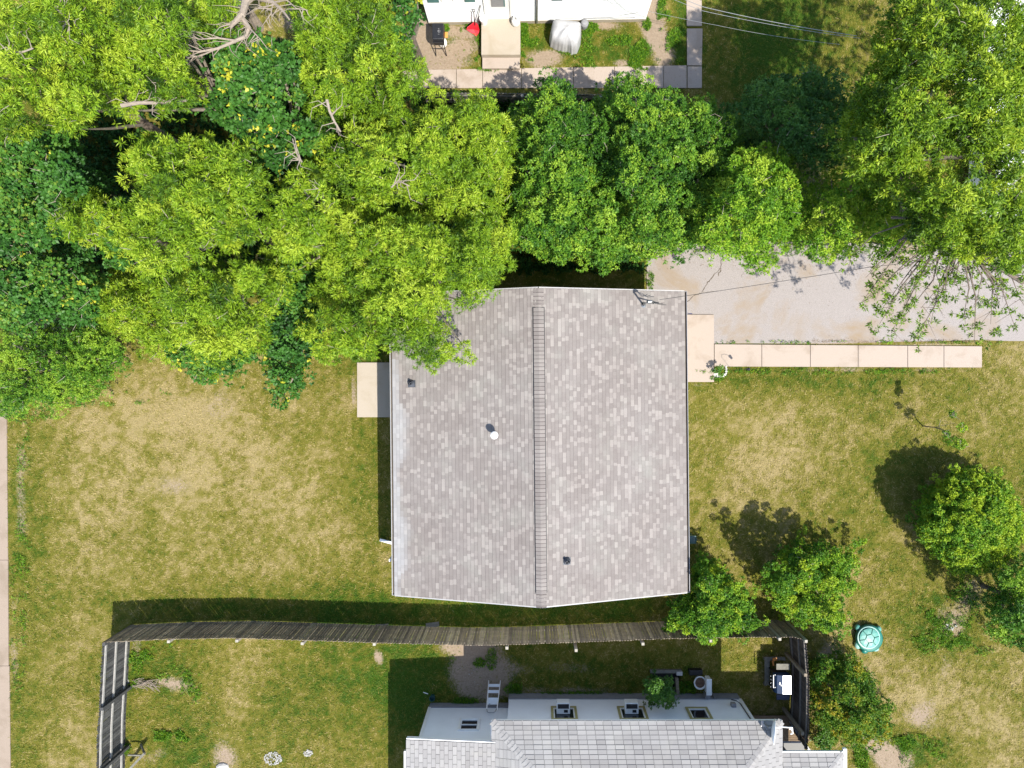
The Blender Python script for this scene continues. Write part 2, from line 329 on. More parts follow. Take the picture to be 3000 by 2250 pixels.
def field_mesh(name, verts, quads, mat, attrs, parent=None, tris=False, smooth=False):
    k = quads.shape[1]; me = bpy.data.meshes.new(name); me.vertices.add(len(verts)); me.vertices.foreach_set('co', np.ascontiguousarray(verts, np.float32).ravel())
    me.loops.add(quads.size); me.loops.foreach_set('vertex_index', np.ascontiguousarray(quads, np.int32).ravel())
    me.polygons.add(len(quads)); me.polygons.foreach_set('loop_start', np.arange(0, quads.size, k, dtype=np.int32))
    for nm, dom, val in attrs:
        a = me.attributes.new(nm, 'FLOAT', dom); a.data.foreach_set('value', np.ascontiguousarray(val, np.float32))
    me.update(calc_edges=True); me.materials.append(mat)
    if smooth: me.polygons.foreach_set('use_smooth', np.ones(len(quads), bool))
    o = bpy.data.objects.new(name, me); link(o)
    if parent is not None: o.parent = parent
    return o

# ------------------------------------------------------------------ ground
xs = np.concatenate([[-300, -120, -60, -35], np.arange(-23, 22.01, .11), [30, 60, 120, 300]])
ys = np.concatenate([[-300, -120, -60, -30], np.arange(-17.5, 17.01, .11), [30, 60, 120, 300]])
gx, gy = np.meshgrid(xs, ys, indexing='ij'); g_, d_ = fields(gx, gy)
out_ = (abs(gx) > 23) | (abs(gy) > 18); g_ = np.where(out_, .5, g_); d_ = np.where(out_, .0, d_)
gz = np.where((abs(gx) < 22) & (abs(gy) < 17), .035 * (fbm(gx, gy, 1.1, 21, 3) - .5), 0) - .015
gpx = CX + gx * F / H; gpy = CY - gy * F / H
for P in PAVED: gz = np.where(inpoly(gpx, gpy, P), -.03, gz)
# the window well dug beside the south house
WELL = [(1912, 1969), (1998, 1969), (1998, 2033), (1912, 2033)]
gz = np.where(inpoly(gpx, gpy, WELL), -.75, gz)
nx, ny = len(xs), len(ys); idx = np.arange(nx * ny).reshape(nx, ny)
q = np.stack([idx[:-1, :-1], idx[1:, :-1], idx[1:, 1:], idx[:-1, 1:]], -1).reshape(-1, 4)
go = field_mesh('ground', np.stack([gx, gy, gz], -1).reshape(-1, 3), q, M['ground'], [('green', 'POINT', g_.ravel()), ('dirt', 'POINT', d_.ravel())], smooth=True)
tag(go, kind='structure')
# grass blades
def blades(n, seed, x0, x1, y0, y1, lmin, lmax, wd):
    r = np.random.default_rng(seed); x = r.uniform(x0, x1, n); y = r.uniform(y0, y1, n); g, d = fields(x, y)
    px = CX + x * F / H; py = CY - y * F / H; keep = r.random(n) > np.clip(d * 2.2 - .45, 0, .97)
    for P in PAVED + [WELL]: keep &= ~inpoly(px, py, P)
    # nothing grows in the deep shade under the crowns of the wood
    keep &= ~inpoly(px, py, [(300, 250), (1500, 300), (1850, 380), (2350, 500), (2350, 700), (1850, 720), (1300, 860), (300, 900)])
    x, y, g = x[keep], y[keep], g[keep]; n = len(x); a = r.uniform(0, 2 * np.pi, n); L = r.uniform(lmin, lmax, n) * (.8 + .5 * g); el = r.uniform(.12, .95, n)
    d3 = np.stack([np.cos(a) * np.cos(el), np.sin(a) * np.cos(el), np.sin(el)], -1) * L[:, None]
    sd_ = np.stack([-np.sin(a), np.cos(a), np.zeros(n)], -1) * (wd * r.uniform(.6, 1.3, n))[:, None]
    b = np.stack([x, y, np.full(n, -.012)], -1)
    v = np.stack([b - sd_, b + sd_, b + d3], 1).reshape(-1, 3); f = np.arange(3 * n).reshape(-1, 3)
    t = np.clip(g + r.normal(0, .24, n), 0, 1); return v, f, t
v, f, t = blades(520000, 11, -20.4, 19.2, -15.2, 14.8, .06, .14, .0095)
tag(field_mesh('grass', v, f, M['grass'], [('tint', 'FACE', t)]), 'dry straw and olive lawn grass covering the yards', 'grass', kind='stuff')

# ------------------------------------------------------------------ paving
def slab(name, polys, z, mat, z0=-.1, kind='structure'):
    mb = MB()
    for P in polys: mb.prism([W(x, y) for x, y in P][::-1], z0, z)
    return tag(mb.build(name, mat, bevel=.006), kind=kind)
def slabs_between(xs_, top, bot, gap=.7):
    out = []
    for a, b in zip(xs_[:-1], xs_[1:]):
        ta = lambda x: top[1] + (top[3] - top[1]) * (x - top[0]) / (top[2] - top[0]); ba = lambda x: bot[1] + (bot[3] - bot[1]) * (x - bot[0]) / (bot[2] - bot[0])
        out.append([(a + gap, ta(a)), (b - gap, ta(b)), (b - gap, ba(b)), (a + gap, ba(a))])
    return out
dw = MB()
dwp = [(1895, 700), (3400, 730), (3400, 1000), (2960, 999), (2860, 996), (2700, 1000), (2560, 1003), (2400, 1006), (2092, 1006), (1895, 1006)]
dw.prism([W(x, y) for x, y in dwp][::-1], -.1, .004); tag(dw.build('driveway', M['asphalt']), kind='structure')
slab('front_step_slab', [[(1960, 922), (2090.5, 922), (2091, 1119), (1960, 1119)]], .05, M['concrete'])
slab('front_walk', slabs_between([2092, 2231, 2373, 2513, 2658, 2764, 2876], (2092, 1008.5, 2876, 1014.5), (2092, 1073.5, 2876, 1076.5)), .035, M['concrete'])
slab('back_step_slab', [[(1047, 1062), (1230, 1062), (1230, 1222), (1047, 1222)]], .05, M['concrete_cream'])
slab('alley_path', [[(-600, 1100), (19, 1100), (24, 1640), (-600, 1640)], [(-600, 1640.8), (24, 1640.8), (26, 1950), (-600, 1950)], [(-600, 1950.8), (28, 1950.8), (33, 2400), (-600, 2400)]], .02, M['alley'])
slab('side_walk', slabs_between([1180, 1337, 1414, 1528, 1680, 1800, 1944, 2012], (1250, 205, 2010, 192), (1250, 258, 2010, 258)), .02, M['concrete'])
slab('side_path', [[(2014, 195), (2056, 195), (2056, 258), (2014, 258)], [(2012, 84), (2058, 84), (2056, 192), (2013, 192)], [(2010, -60), (2055, -60), (2056, 76), (2012, 76)], [(2010, -260), (2055, -260), (2055, -63), (2010, -63)]], .02, M['concrete'])
def crack(pts, wd, z, seed):
    r = random.Random(seed); P = []
    for (x0, y0), (x1, y1) in zip(pts[:-1], pts[1:]):
        n = max(2, int(math.hypot(x1 - x0, y1 - y0) / 5))
        for k in range(n): P.append((x0 + (x1 - x0) * k / n + r.uniform(-1.6, 1.6), y0 + (y1 - y0) * k / n + r.uniform(-1.6, 1.6)))
    P.append(pts[-1]); return [W(x, y, z) for x, y in P], wd
ck = MB()
for pts, wd in (([(2006, 893), (2030, 868), (2056, 858), (2070, 832), (2096, 800), (2112, 786), (2114, 760), (2103, 742)], .018), ([(2056, 858), (2100, 852)], .008), ([(2104, 806), (2112, 790)], .02), ([(2700, 800), (2770, 830), (2850, 842)], .006), ([(2172, 812), (2178, 798)], .008)):
    P, wdd = crack(pts, wd, .0055, len(pts))
    for a, b in zip(P[:-1], P[1:]): 
        d = (b - a).normalized(); s_ = Vector((-d.y, d.x, 0)) * wdd * random.uniform(.4, 1.1); ck.poly([a - s_ - d * .01, b - s_ + d * .01, b + s_ + d * .01, a + s_ - d * .01])
tag(ck.build('driveway_cracks', M['crack']), kind='structure')

# ------------------------------------------------------------------ shingle roofs
def shingle_plane(mb, org, along, up, ext0, ext1, L, expo, wmin, wmax, tints, lift=.012, gap=0.0, k0=0.0, k1=0.0, pale=None, rr=random, stagger=None):
    """courses of tabs laid on a plane. org: eave point, along: unit vector on the eave, up: unit vector up the slope, the course at height u spans ext0+k0*u .. ext1-k1*u"""
    along, up = Vector(along), Vector(up); n = along.cross(up).normalized()
    if n.z < 0: n = -n
    nc = int(L / expo) + 1
    for c in range(nc):
        u0 = c * expo; u1 = min(L, u0 + expo * 1.02)
        if u0 >= L: break
        lo0, hi0 = ext0 + k0 * u0, ext1 - k1 * u0; lo1, hi1 = ext0 + k0 * u1, ext1 - k1 * u1
        a = lo0 - (rr.random() * wmax if stagger is None else (c % 2) * stagger); last = rr.choice(tints)
        while a < hi0:
            b = a + rr.uniform(wmin, wmax); A, B = max(a, lo0), min(b - gap, hi0)
            if B - A > .01:
                A1, B1 = max(A, lo1), min(B, hi1)
                if k0 and a < lo0: A1 = lo1
                if k1 and b > hi0: B1 = hi1
                if A1 > B1: A1 = B1 = (A1 + B1) / 2
                h = lift * rr.uniform(.8, 1.25) + (.004 if rr.random() < .5 else 0)
                mb.cur = min(1, max(.24, rr.choice(tints) + rr.uniform(-.08, .08)))
                P = lambda s_, u, hh: Vector(org) + along * s_ + up * u + n * hh
                q0, q1, q2, q3 = P(A, u0, h), P(B, u0, h), P(B1, u1, .002), P(A1, u1, .002)
                i = [mb.vert(p) for p in (q0, q1, q2, q3, P(A, u0 - .012, 0), P(B, u0 - .012, 0))]
                mb.face((i[0], i[1], i[2], i[3])); mb.cur = -.6; mb.face((i[4], i[5], i[1], i[0]))
                if pale is not None: mb.pl += [pale(A, u0)] * 2
            a = b
def finish_shingles(mb, name, mat, parent):
    o = mb.build(name, mat, parent); me = o.data
    if getattr(mb, 'pl', None):
        at = me.attributes.new('pale', 'FLOAT', 'FACE'); at.data.foreach_set('value', mb.pl)
    return o

# ------------------------------------------------------------------ main house (local frame, centre of the house on the ground)
HC = (0.24, -2.29, 0.0); HW, HLn, ZE, ZR = 4.97, 5.125, 2.79, 4.18
house = thing('house', 'large gabled house with mottled grey brown shingle roof in the middle of the lawn', 'house', HC, rz=math.radians(.56))
OV = .36
mb = MB(); mb.box((0, 0, 1.38), (2 * (HW - OV), 2 * (HLn - .25), 2.72)); mb.build('wall', M['siding'], house)
slope = (ZR - ZE) / HW; sl = math.hypot(HW, ZR - ZE); ux, uz = HW / sl, (ZR - ZE) / sl
rf = MB(); T = .10
for y0, y1 in ((-HLn, HLn),):
    P = [(-HW, ZE), (0, ZR), (HW, ZE), (HW, ZE - T), (0, ZR - T), (-HW, ZE - T)]
    a = [rf.vert((x, y0, z)) for x, z in P]; b = [rf.vert((x, y1, z)) for x, z in P]
    for k in range(6): rf.face((a[k], a[(k + 1) % 6], b[(k + 1) % 6], b[k]))
    rf.face((a[0], a[5], a[4], a[1])); rf.face((a[1], a[4], a[3], a[2])); rf.face((b[1], b[4], b[5], b[0])); rf.face((b[2], b[3], b[4], b[1]))
roof = rf.build('roof', M['tabgap'], house)
for e in (-1, 1):
    mb = MB(); gy_ = e * (HLn - .27); gx_ = HW - OV - .01; a = [(-gx_, 2.735), (gx_, 2.735), (0, 2.735 + gx_ * slope - .14)]
    i0 = [mb.vert((x, gy_ - .02, z)) for x, z in a]; i1 = [mb.vert((x, gy_ + .02, z)) for x, z in a]; mb.face(i0); mb.face(i1[::-1])
    for k in range(3): mb.face((i0[k], i1[k], i1[(k + 1) % 3], i0[(k + 1) % 3]))
    mb.build('gable', M['siding'], house)
def side_opening(kind, xs_, yc, zc, wd, ht, mat, fm):
    m_ = MB(); m_.box((xs_ * (HW - OV + .012), yc, zc), (.05, wd + .16, ht + .16)); fr_ = m_.build(kind, M[fm], house); m_ = MB(); m_.box((xs_ * (HW - OV + .03), yc, zc), (.04, wd, ht)); m_.build('pane' if kind == 'window' else 'panel', M[mat], fr_)
side_opening('door', 1, 2.75, 1.06, .9, 2.0, 'tealtrim', 'white'); side_opening('door', -1, 1.7, 1.06, .9, 2.0, 'tealtrim', 'white')
for xs_, yc in ((1, .2), (1, -3.0), (-1, -.8), (-1, -3.4)): side_opening('window', xs_, yc, 1.5, 1.3, 1.0, 'glass', 'white')
sh = MB(); sh.pl = []
TINTS = [.27, .32, .36, .42, .50, .62, .82, .93]
rr = random.Random(5)
def pale_left(s_, u):   # along runs south from the north end; paler band beside the gutter
    v = max(0, 1 - u / (.42 + .22 * math.sin(s_ * 1.7) + .1 * math.sin(s_ * 5))) if s_ > 2.2 else 0
    return min(.55, .9 * v) * (0.75 + .25 * rr.random())
shingle_plane(sh, (-HW - .02, HLn, ZE + .004), (0, -1, 0), (ux, 0, uz), 0, 2 * HLn, sl - .02, .1265, .10, .20, TINTS, pale=pale_left, rr=rr)
shingle_plane(sh, (HW + .02, -HLn, ZE + .004), (0, 1, 0), (-ux, 0, uz), 0, 2 * HLn, sl - .02, .1265, .10, .20, TINTS, pale=lambda s_, u: 0, rr=rr)
finish_shingles(sh, 'shingles', M['shingle'], roof)
# ridge: cap shingles, raised over the vent
V0 = (1102 - 900) * (H - 4.2) / F - HC[1]; V1 = -(1737 - 1102) * (H - 4.2) / F - HC[1]
cap = MB(); cap.pl = []; y = HLn - .005
while y > -HLn + .02:
    y2 = max(-HLn, y - .126); mid = (y + y2) / 2; up_ = .055 if V1 < mid < V0 else .012; wv = .168
    cap.cur = rr.choice([.35, .5, .6, .7, .8])
    for s_ in (-1, 1):
        P = [(0, y, ZR + up_ + .004), (s_ * wv, y, ZR + up_ - wv * slope + .004), (s_ * wv, y2, ZR + up_ - wv * slope + .016), (0, y2, ZR + up_ + .016)]
        i = [cap.vert(p) for p in P] + [cap.vert((0, y2 - .032, ZR + up_ - .0)), cap.vert((s_ * wv, y2 - .032, ZR + up_ - wv * slope - .0)), cap.vert((s_ * wv, y, ZR + up_ - wv * slope - .01))]
        cap.face(i[:4] if s_ < 0 else i[3::-1]); cc0 = cap.cur; cap.cur = 0; cap.face((i[3], i[2], i[5], i[4])); cap.cur = cc0; cap.face((i[1], i[6], i[5], i[2])); cap.pl += [0, 0, 0]
    y = y2 - .0
finish_shingles(cap, 'ridge_cap', M['shingle'], roof)
rv = MB()
for s_ in (-1, 1):
    rv.hexa([(s_ * .10, V1, ZR - .10 * slope + .0), (s_ * .186, V1, ZR - .186 * slope + .0), (s_ * .192, V0, ZR - .192 * slope), (s_ * .10, V0, ZR - .10 * slope),
             (s_ * .10, V1, ZR - .10 * slope + .05), (s_ * .192, V1, ZR - .192 * slope + .045), (s_ * .192, V0, ZR - .192 * slope + .045), (s_ * .10, V0, ZR - .10 * slope + .05)])
rv.build('ridge_vent', M['black'], roof)
def hl(px, py, z):   # world point -> house local
    p = W(px, py, z) - Vector(HC); return Matrix.Rotation(-math.radians(.56), 3, 'Z') @ p
def zroof(x): return ZR - abs(x) * slope
def on_roof(px, py):
    z = 3.5
    for _ in range(6): p = hl(px, py, z); z = zroof(p.x)
    return Vector((p.x, p.y, z))
# gutters, fascia, soffit
for s_, mt in ((-1, 'rake'), (1, 'greybin')):
    g = MB(); x0 = s_ * (HW + .03); x1 = s_ * (HW + .105)
    for y0, y1 in ((-HLn, HLn),):
        g.box(((x0 + x1) / 2, 0, ZE - .125), (abs(x1 - x0), 2 * HLn, .012)); g.box((x1, 0, ZE - .075), (.018, 2 * HLn + .01, .11)); g.box((x0, 0, ZE - .08), (.01, 2 * HLn, .08))
        for e in (-1, 1): g.box(((x0 + x1) / 2, e * (HLn + .012), ZE - .075), (abs(x1 - x0) + .02, .012, .11))
    go_ = g.build('gutter', M[mt], house)
    gd = MB(); gd.box(((x0 + x1) / 2, 0, ZE - .11), (abs(x1 - x0) - .03, 2 * HLn - .04, .012)); gd.build('gutter_strip', M['crack'], go_)  # dark brown strip along the gutter floor
for e in (-1, 1):
    for s_ in (-1, 1):
        fa = MB(); fa.bar((s_ * HW, e * (HLn + .022), ZE - .06), (0.0, e * (HLn + .022), ZR - .06), .035, .12); fa.build('rake_trim', M['rake'], house)
for px in ((1207, 1124), (1660, 1643)):
    p = on_roof(*px); b = MB(); nrm = Vector((slope * (1 if p.x > 0 else -1), 0, 1)).normalized(); R = nrm.to_track_quat('Z', 'Y').to_matrix()
    b.box(p + nrm * .02, (.24, .27, .012), M=R)
    b.lathe(p + nrm * .02, [(.125, 0), (.12, .05), (.075, .13), (.055, .14)], 20, R); b.lathe(p + Vector((0, 0, .05)), [(.048, 0), (.048, .22), (.034, .22), (.034, .08), (0, .08)], 16)
    b.build('vent_pipe', M['boot'], roof)
p = on_roof(1450, 1272); b = MB()
b.lathe(p + Vector((0, 0, -.05)), [(.075, 0), (.075, .42)], 18); b.lathe(p + Vector((0, 0, .33)), [(0, 0), (.10, 0), (.125, .03), (.125, .09), (.09, .125), (0, .14)], 24); b.build('exhaust_cap', M['whitemetal'], roof, smooth=False)
# service mast with weatherhead
p = on_roof(1884, 893); b = MB(); top = p + Vector((0, 0, .95)); b.tube([p + Vector((0, 0, -.05)), top], .03, 12)
b.lathe(p, [(.11, 0), (.10, .02), (.045, .07)], 18); b.tube([top, top + Vector((.03, 0, .07)), top + Vector((.10, .01, .08)), top + Vector((.15, .02, 0))], [.045, .05, .045, .03], 10)
b.bar(p + Vector((.0, 0, .55)), p + Vector((.55, .05, -.1)), .03, .03)
mast = b.build('service_mast', M['greymetal'], roof)
b = MB()
for k in range(3):
    a0 = top + Vector((.12, .0, -.02)); e_ = top + Vector((.42 + .12 * k, .02 - .05 * k, -.28))
    b.tube([a0, a0 + Vector((.10, .05 * (k - 1), -.22)), (a0 + e_) / 2 + Vector((0, 0, -.22)), e_], .009, 6)
b.build('drip_loop', M['cable'], mast)
def cable(name, label, pts, r, mat, sag=.25, cat='cable', group=None):
    b = MB(); P = []
    for (a, c) in zip(pts[:-1], pts[1:]):
        a, c = Vector(a), Vector(c); n = 16
        for k in range(n): t_ = k / n; P.append(a.lerp(c, t_) - Vector((0, 0, sag * 4 * t_ * (1 - t_))))
    P.append(Vector(pts[-1])); b.tube(P, r, 6); return tag(b.build(name, mat), label, cat, group)
mt_w = house.matrix_basis @ top
cable('overhead_cable', 'thin service cable running from the mast on the large roof over the driveway', [W(1932, 878, 4.1), W(2545, 783, 5.4), W(3100, 715, 6.3)], .008, M['cable'], .2)
# back-yard side: downspout extension; front side: flags, bin
b = MB(); a = W(1113, 1581, .10); c = W(1160, 1594, .16); b.bar(a, c, .10, .07); b.bar(c, c + Vector((.18, -.03, .06)), .10, .07)
sp = c + Vector((.22, -.03, .05)); b.bar(sp, sp + Vector((0, 0, 2.2)), .09, .07, Vector((1, 0, 0)))
tag(b.build('downspout', M['white'], bevel=.008), 'white downspout with its extension lying on the dry lawn', 'downspout')

# ------------------------------------------------------------------ lap siding wall helper (vertical wall with its outward normal n)
def siding_wall(mb, a, b, z0, z1, nrm, expo=.11, holes=()):
    a, b, nrm = Vector(a), Vector(b), Vector(nrm); L = (b - a).length; d = (b - a) / L; z = z0
    while z < z1 - .01:
        zz = min(z + expo, z1); segs = [(0, L)]
        for (h0, h1, hz0, hz1) in holes:
            if zz > hz0 and z < hz1:
                ns = []
                for s0, s1 in segs:
                    if h1 <= s0 or h0 >= s1: ns.append((s0, s1)); continue
                    if h0 > s0: ns.append((s0, h0))
                    if h1 < s1: ns.append((h1, s1))
                segs = ns
        for s0, s1 in segs:
            p, q = a + d * s0, a + d * s1; mb.cur = .5
            P = [p + nrm * .024 + Vector((0, 0, z)), q + nrm * .024 + Vector((0, 0, z)), q + nrm * .006 + Vector((0, 0, zz)), p + nrm * .006 + Vector((0, 0, zz))]
            i = [mb.vert(x) for x in P] + [mb.vert(p + nrm * .002 + Vector((0, 0, z))), mb.vert(q + nrm * .002 + Vector((0, 0, z)))]
            mb.face(i[:4]); mb.face((i[4], i[5], i[1], i[0]))
        z = zz
def window(parent, c, wd, ht, nrm, trim, tw=.07, glass='glass', frame='white', mull=False, name='window', inner=.05, depth=.04):
    """window on a wall facing nrm (0,+-1,0): trim frame, sash, pane"""
    c = Vector(c); n = Vector(nrm); f = MB()
    for dx, dz, bw, bh in ((0, ht / 2 + tw / 2, wd + 2 * tw, tw), (0, -ht / 2 - tw / 2, wd + 2 * tw, tw), (-wd / 2 - tw / 2, 0, tw, ht), (wd / 2 + tw / 2, 0, tw, ht)):
        f.box(c + Vector((dx, 0, dz)) + n * .03, (bw, .05, bh))
    wobj = f.build(name, M[trim], parent)
    f = MB()
    for dx, dz, bw, bh in ((0, ht / 2 - inner / 2, wd, inner), (0, -ht / 2 + inner / 2, wd, inner), (-wd / 2 + inner / 2, 0, inner, ht - 2 * inner), (wd / 2 - inner / 2, 0, inner, ht - 2 * inner)) + (((0, 0, wd - 2 * inner, .035),) if mull else ()):
        f.box(c + Vector((dx, 0, dz)) + n * .012, (bw, .04, bh))
    f.build('frame', M[frame], wobj)
    f = MB(); f.box(c - n * .004, (wd - 2 * inner + .01, .012, ht - 2 * inner + .01)); f.build('pane', M[glass], wobj)
    return wobj

# ------------------------------------------------------------------ north house (its white south wall is seen)
P0, P1 = W(1258, 66), W(1890, 56)
nh = thing('house', 'white sided house cut off by the top edge with brown stoop at its door', 'house', ((P0.x + P1.x) / 2, P0.y, 0), rz=math.atan2(P1.y - P0.y, P1.x - P0.x))
Ln = (P1 - P0).length; hx = Ln / 2
def nhl(px, z):  # local x of photo column px on the wall plane at height z
    return (px - CX) * (H - z) / F - (P0.x + P1.x) / 2
mb = MB(); mb.box((0, 4.02, 1.36), (Ln - .02, 8.0, 2.72)); mb.build('wall', M['white'], nh)
mb = MB(); wins = []
door_x = (nhl(1428, .5) + nhl(1495, .5)) / 2
siding_wall(mb, (-hx, 0, 0), (hx, 0, 0), .20, 2.72, (0, -1, 0), holes=[(door_x - .46 + hx, door_x + .46 + hx, .0, 2.3)])
mb.build('siding', M['siding'], nh)
mb = MB(); mb.box((0, .0, .09), (Ln + .02, .07, .20)); mb.build('foundation', M['foundation_tan'], nh)
for cx_, ww in (((1254 + 1290) / 2, .34), (1325, .42), (1378, .34), (1632, .34), (1680, .60), (1740, .6), (1765, .34)): pass
for a, b_, trim, gl in ((1252, 1286, 'tealtrim', 'tealtrim'), (1292, 1322, 'white', 'screen'), (1326, 1358, 'white', 'screen'), (1361, 1392, 'tealtrim', 'tealtrim'), (1617, 1648, 'tealtrim', 'tealtrim'), (1654, 1696, 'white', 'screen'), (1700, 1746, 'white', 'screen'), (1751, 1782, 'tealtrim', 'tealtrim')):
    x0, x1 = nhl(a, 1.75), nhl(b_, 1.75)
    if gl == 'tealtrim':
        s_ = MB(); s_.box(((x0 + x1) / 2, -.04, 2.12), (x1 - x0 - .01, .03, .95)); s_.build('shutter', M['tealtrim'], nh)
    else: window(nh, ((x0 + x1) / 2, 0, 2.14), x1 - x0 - .1, .78, (0, -1, 0), 'white', .045, gl, 'white', name='window', inner=.03)
d = MB(); d.box((door_x, -.01, 1.28), (.86, .05, 2.0)); dr = d.build('door', M['white'], nh)
d = MB(); 
for s_ in (-1, 1): d.box((door_x + s_ * .47, -.03, 1.28), (.07, .09, 2.06))
d.box((door_x, -.03, 2.33), (1.0, .09, .06)); d.build('door_frame', M['white'], dr)
d = MB(); d.box((door_x + .02, -.045, 1.60), (.50, .02, .62)); d.build('pane', M['screen'], dr)
d = MB(); d.box((door_x + .24, -.05, 1.60), (.045, .02, .60)); d.build('pane_trim', M['tealtrim'], dr)
mb = MB(); mb.tube([(-.02, -.07, .12), (-.02, -.07, 2.6)], .04, 8); mb.build('drainpipe', M['greymetal'], nh)
mb = MB(); mb.box((nhl(1785, .2), -.045, .34), (1.9, .02, .018)); mb.tube([(nhl(1630, .3), -.04, .33), (nhl(1790, .35), -.04, .40), (nhl(1870, .6), -.04, .72)], .008, 6); mb.build('wall_cable', M['screen'], nh)
mb = MB(); nr = 4.0
for s_ in (1,):
    P = [(-.35, 2.72), (4.0, 4.0), (8.35, 2.72), (8.35, 2.62), (4.0, 3.9), (-.35, 2.62)]
    a = [mb.vert((-hx - .3, y_, z_)) for y_, z_ in P]; b_ = [mb.vert((hx + .3, y_, z_)) for y_, z_ in P]
    for k in range(6): mb.face((a[k], a[(k + 1) % 6], b_[(k + 1) % 6], b_[k]))
    mb.face(a[::-1]); mb.face(b_)
mb.build('roof', M['shingle_grey'], nh)
mb = MB(); mb.hexa([(-hx, -.0, 2.715), (hx, -.0, 2.715), (hx, 8, 2.715), (-hx, 8, 2.715), (-hx, 3.9, 3.85), (hx, 3.9, 3.85), (hx, 4.1, 3.85), (-hx, 4.1, 3.85)]); mb.build('gable', M['white'], nh)
# stoop
st = thing('stoop', 'tan concrete stoop with lower step at the white house door', 'stoop', (0, 0, 0))
mb = MB(); a, b_ = W(1410, 60, .38), W(1524.5, 160, .38); mb.prism([(a.x, b_.y), (b_.x, b_.y), (b_.x, P0.y - .01), (a.x, P0.y - .01)], -.02, .38); mb.build('landing', M['concrete_cream'], st, bevel=.01)
mb = MB(); c, d = W(1413, 163, .18), W(1523, 200, .18); mb.prism([(c.x, d.y), (d.x, d.y), (d.x, b_.y - .015), (c.x, b_.y - .015)], -.02, .18); mb.build('step', M['concrete'], st, bevel=.01)
for k in range(5):
    mb = MB(); q = W(1440 + 18 * k + random.uniform(-4, 4), 162.5, .2); mb.box(q, (.16, .07, .04)); mb.build('brick', M['brick'], st)

def propane(px, py, z, label, s=1.0):
    p = W(px, py, z); t_ = thing('propane_tank', label, 'gas tank', p, 'white propane tanks')
    b = MB(); b.lathe((0, 0, 0), [(0, 0), (.11, 0), (.11, .03), (.15, .07), (.155, .12), (.155, .24), (.14, .30), (.09, .345), (.05, .355), (0, .355)], 24); b.build('tank', M['white'], t_, smooth=True)
    b = MB(); b.lathe((0, 0, .33), [(.09, 0), (.09, .12), (.082, .12), (.082, 0)], 20); b.build('collar', M['white'], t_)
    b = MB(); b.tube([(0, 0, .35), (0, 0, .43)], .022, 8); b.lathe((0, 0, .42), [(0, 0), (.035, 0), (.035, .02), (0, .02)], 10); b.build('valve', M['greymetal'], t_); return t_
propane(1511, 70, .38, 'white propane tank standing on the right corner of the stoop')
propane(1299, 131, .0, 'white propane tank half under the black grill on the dirt')
# bright white bucket on the stoop's other corner
b = MB(); p = W(1418, 66, .38); b.lathe(p, [(0, 0), (.12, 0), (.145, .30), (.15, .31), (.145, .33), (0, .33)], 22); tag(b.build('bucket', M['white']), 'white lidded bucket on the left corner of the stoop by the wall', 'bucket')
# grey utility box right of the stoop
b = MB(); p = W(1552, 62, 0); b.box(p + Vector((0, .12, .42)), (.30, .20, .5)); bb = b.build('utility_box', M['greybin'], bevel=.02); tag(bb, 'small grey utility box on the white wall beside the drainpipe', 'utility box')
b = MB(); b.lathe(p + Vector((.30, .02, 1.2)), [(.08, 0), (.085, .1), (.04, .16), (0, .17)], 14); b.box(p + Vector((.30, .10, 1.2)), (.2, .1, .34)); tag(b.build('electric_meter', M['greybin'], bb))
# black grill
p = W(1279, 160, 0); gt = thing('grill', 'black closed barbecue grill with crossed legs beside the white house corner', 'grill', W(1283, 118, .0))
gz_ = .80
def rel(px, py, z): return W(px, py, z) - W(1283, 118, 0)
c = rel(1284, 96, gz_ + .1); b = MB()
gw, gl_ = .44, .66
b.hexa([c + Vector(q) for q in ((-gw / 2, -gl_ / 2, -.14), (gw / 2, -gl_ / 2, -.14), (gw / 2, gl_ / 2, -.14), (-gw / 2, gl_ / 2, -.14), (-gw / 2 + .01, -gl_ / 2 + .05, .10), (gw / 2 - .02, -gl_ / 2 + .05, .10), (gw / 2 - .02, gl_ / 2 - .03, .12), (-gw / 2 + .01, gl_ / 2 - .03, .12))])
b.build('lid', M['darkmetal'], gt, bevel=.03)
b = MB(); b.box(c + Vector((0, -.02, -.24)), (gw - .06, gl_ - .08, .2)); b.build('firebox', M['black'], gt, bevel=.02)
for sx_ in (-1, 1):
    b = MB(); y0 = c.y - gl_ / 2 + .04; y1 = c.y + gl_ / 2 - .06; x_ = c.x + sx_ * (gw / 2 - .05)
    b.tube([(x_, y0, c.z - .3), (x_ + sx_ * .03, y0 - .16, 0.02)], .018, 8); b.build('leg', M['black'], gt)
    b = MB(); b.tube([(x_, y1, c.z - .3), (x_ + sx_ * .03, y1 + .02, 0.02)], .018, 8); b.build('leg', M['black'], gt)
b = MB(); b.tube([(c.x - .2, c.y - gl_ / 2 - .04, .42), (c.x + .2, c.y - gl_ / 2 - .04, .42)], .014, 8); b.build('crossbar', M['black'], gt); b = MB(); b.tube([(c.x - .19, c.y - gl_ / 2 + .0, c.z - .05), (c.x + .19, c.y - gl_ / 2 + .0, c.z - .05)], .014, 8); b.build('crossbar', M['black'], gt)
b = MB(); b.box(c + Vector((gw / 2 + .05, .02, -.2)), (.10, .20, .03)); b.build('side_handle', M['orange'], gt, bevel=.01)
b = MB()
for k, (dx, dy, l) in enumerate(((.03, .10, .05), (.03, .0, .09), (.03, -.11, .05))): b.box(c + Vector((dx, dy, .121)), (.012 if k == 1 else .05, l if k == 1 else .012, .006))
b.lathe(c + Vector((.04, 0, .122)), [(.04, 0), (.05, 0), (.05, .005), (.04, .005)], 16); b.build('emblem', M['screen'], gt)
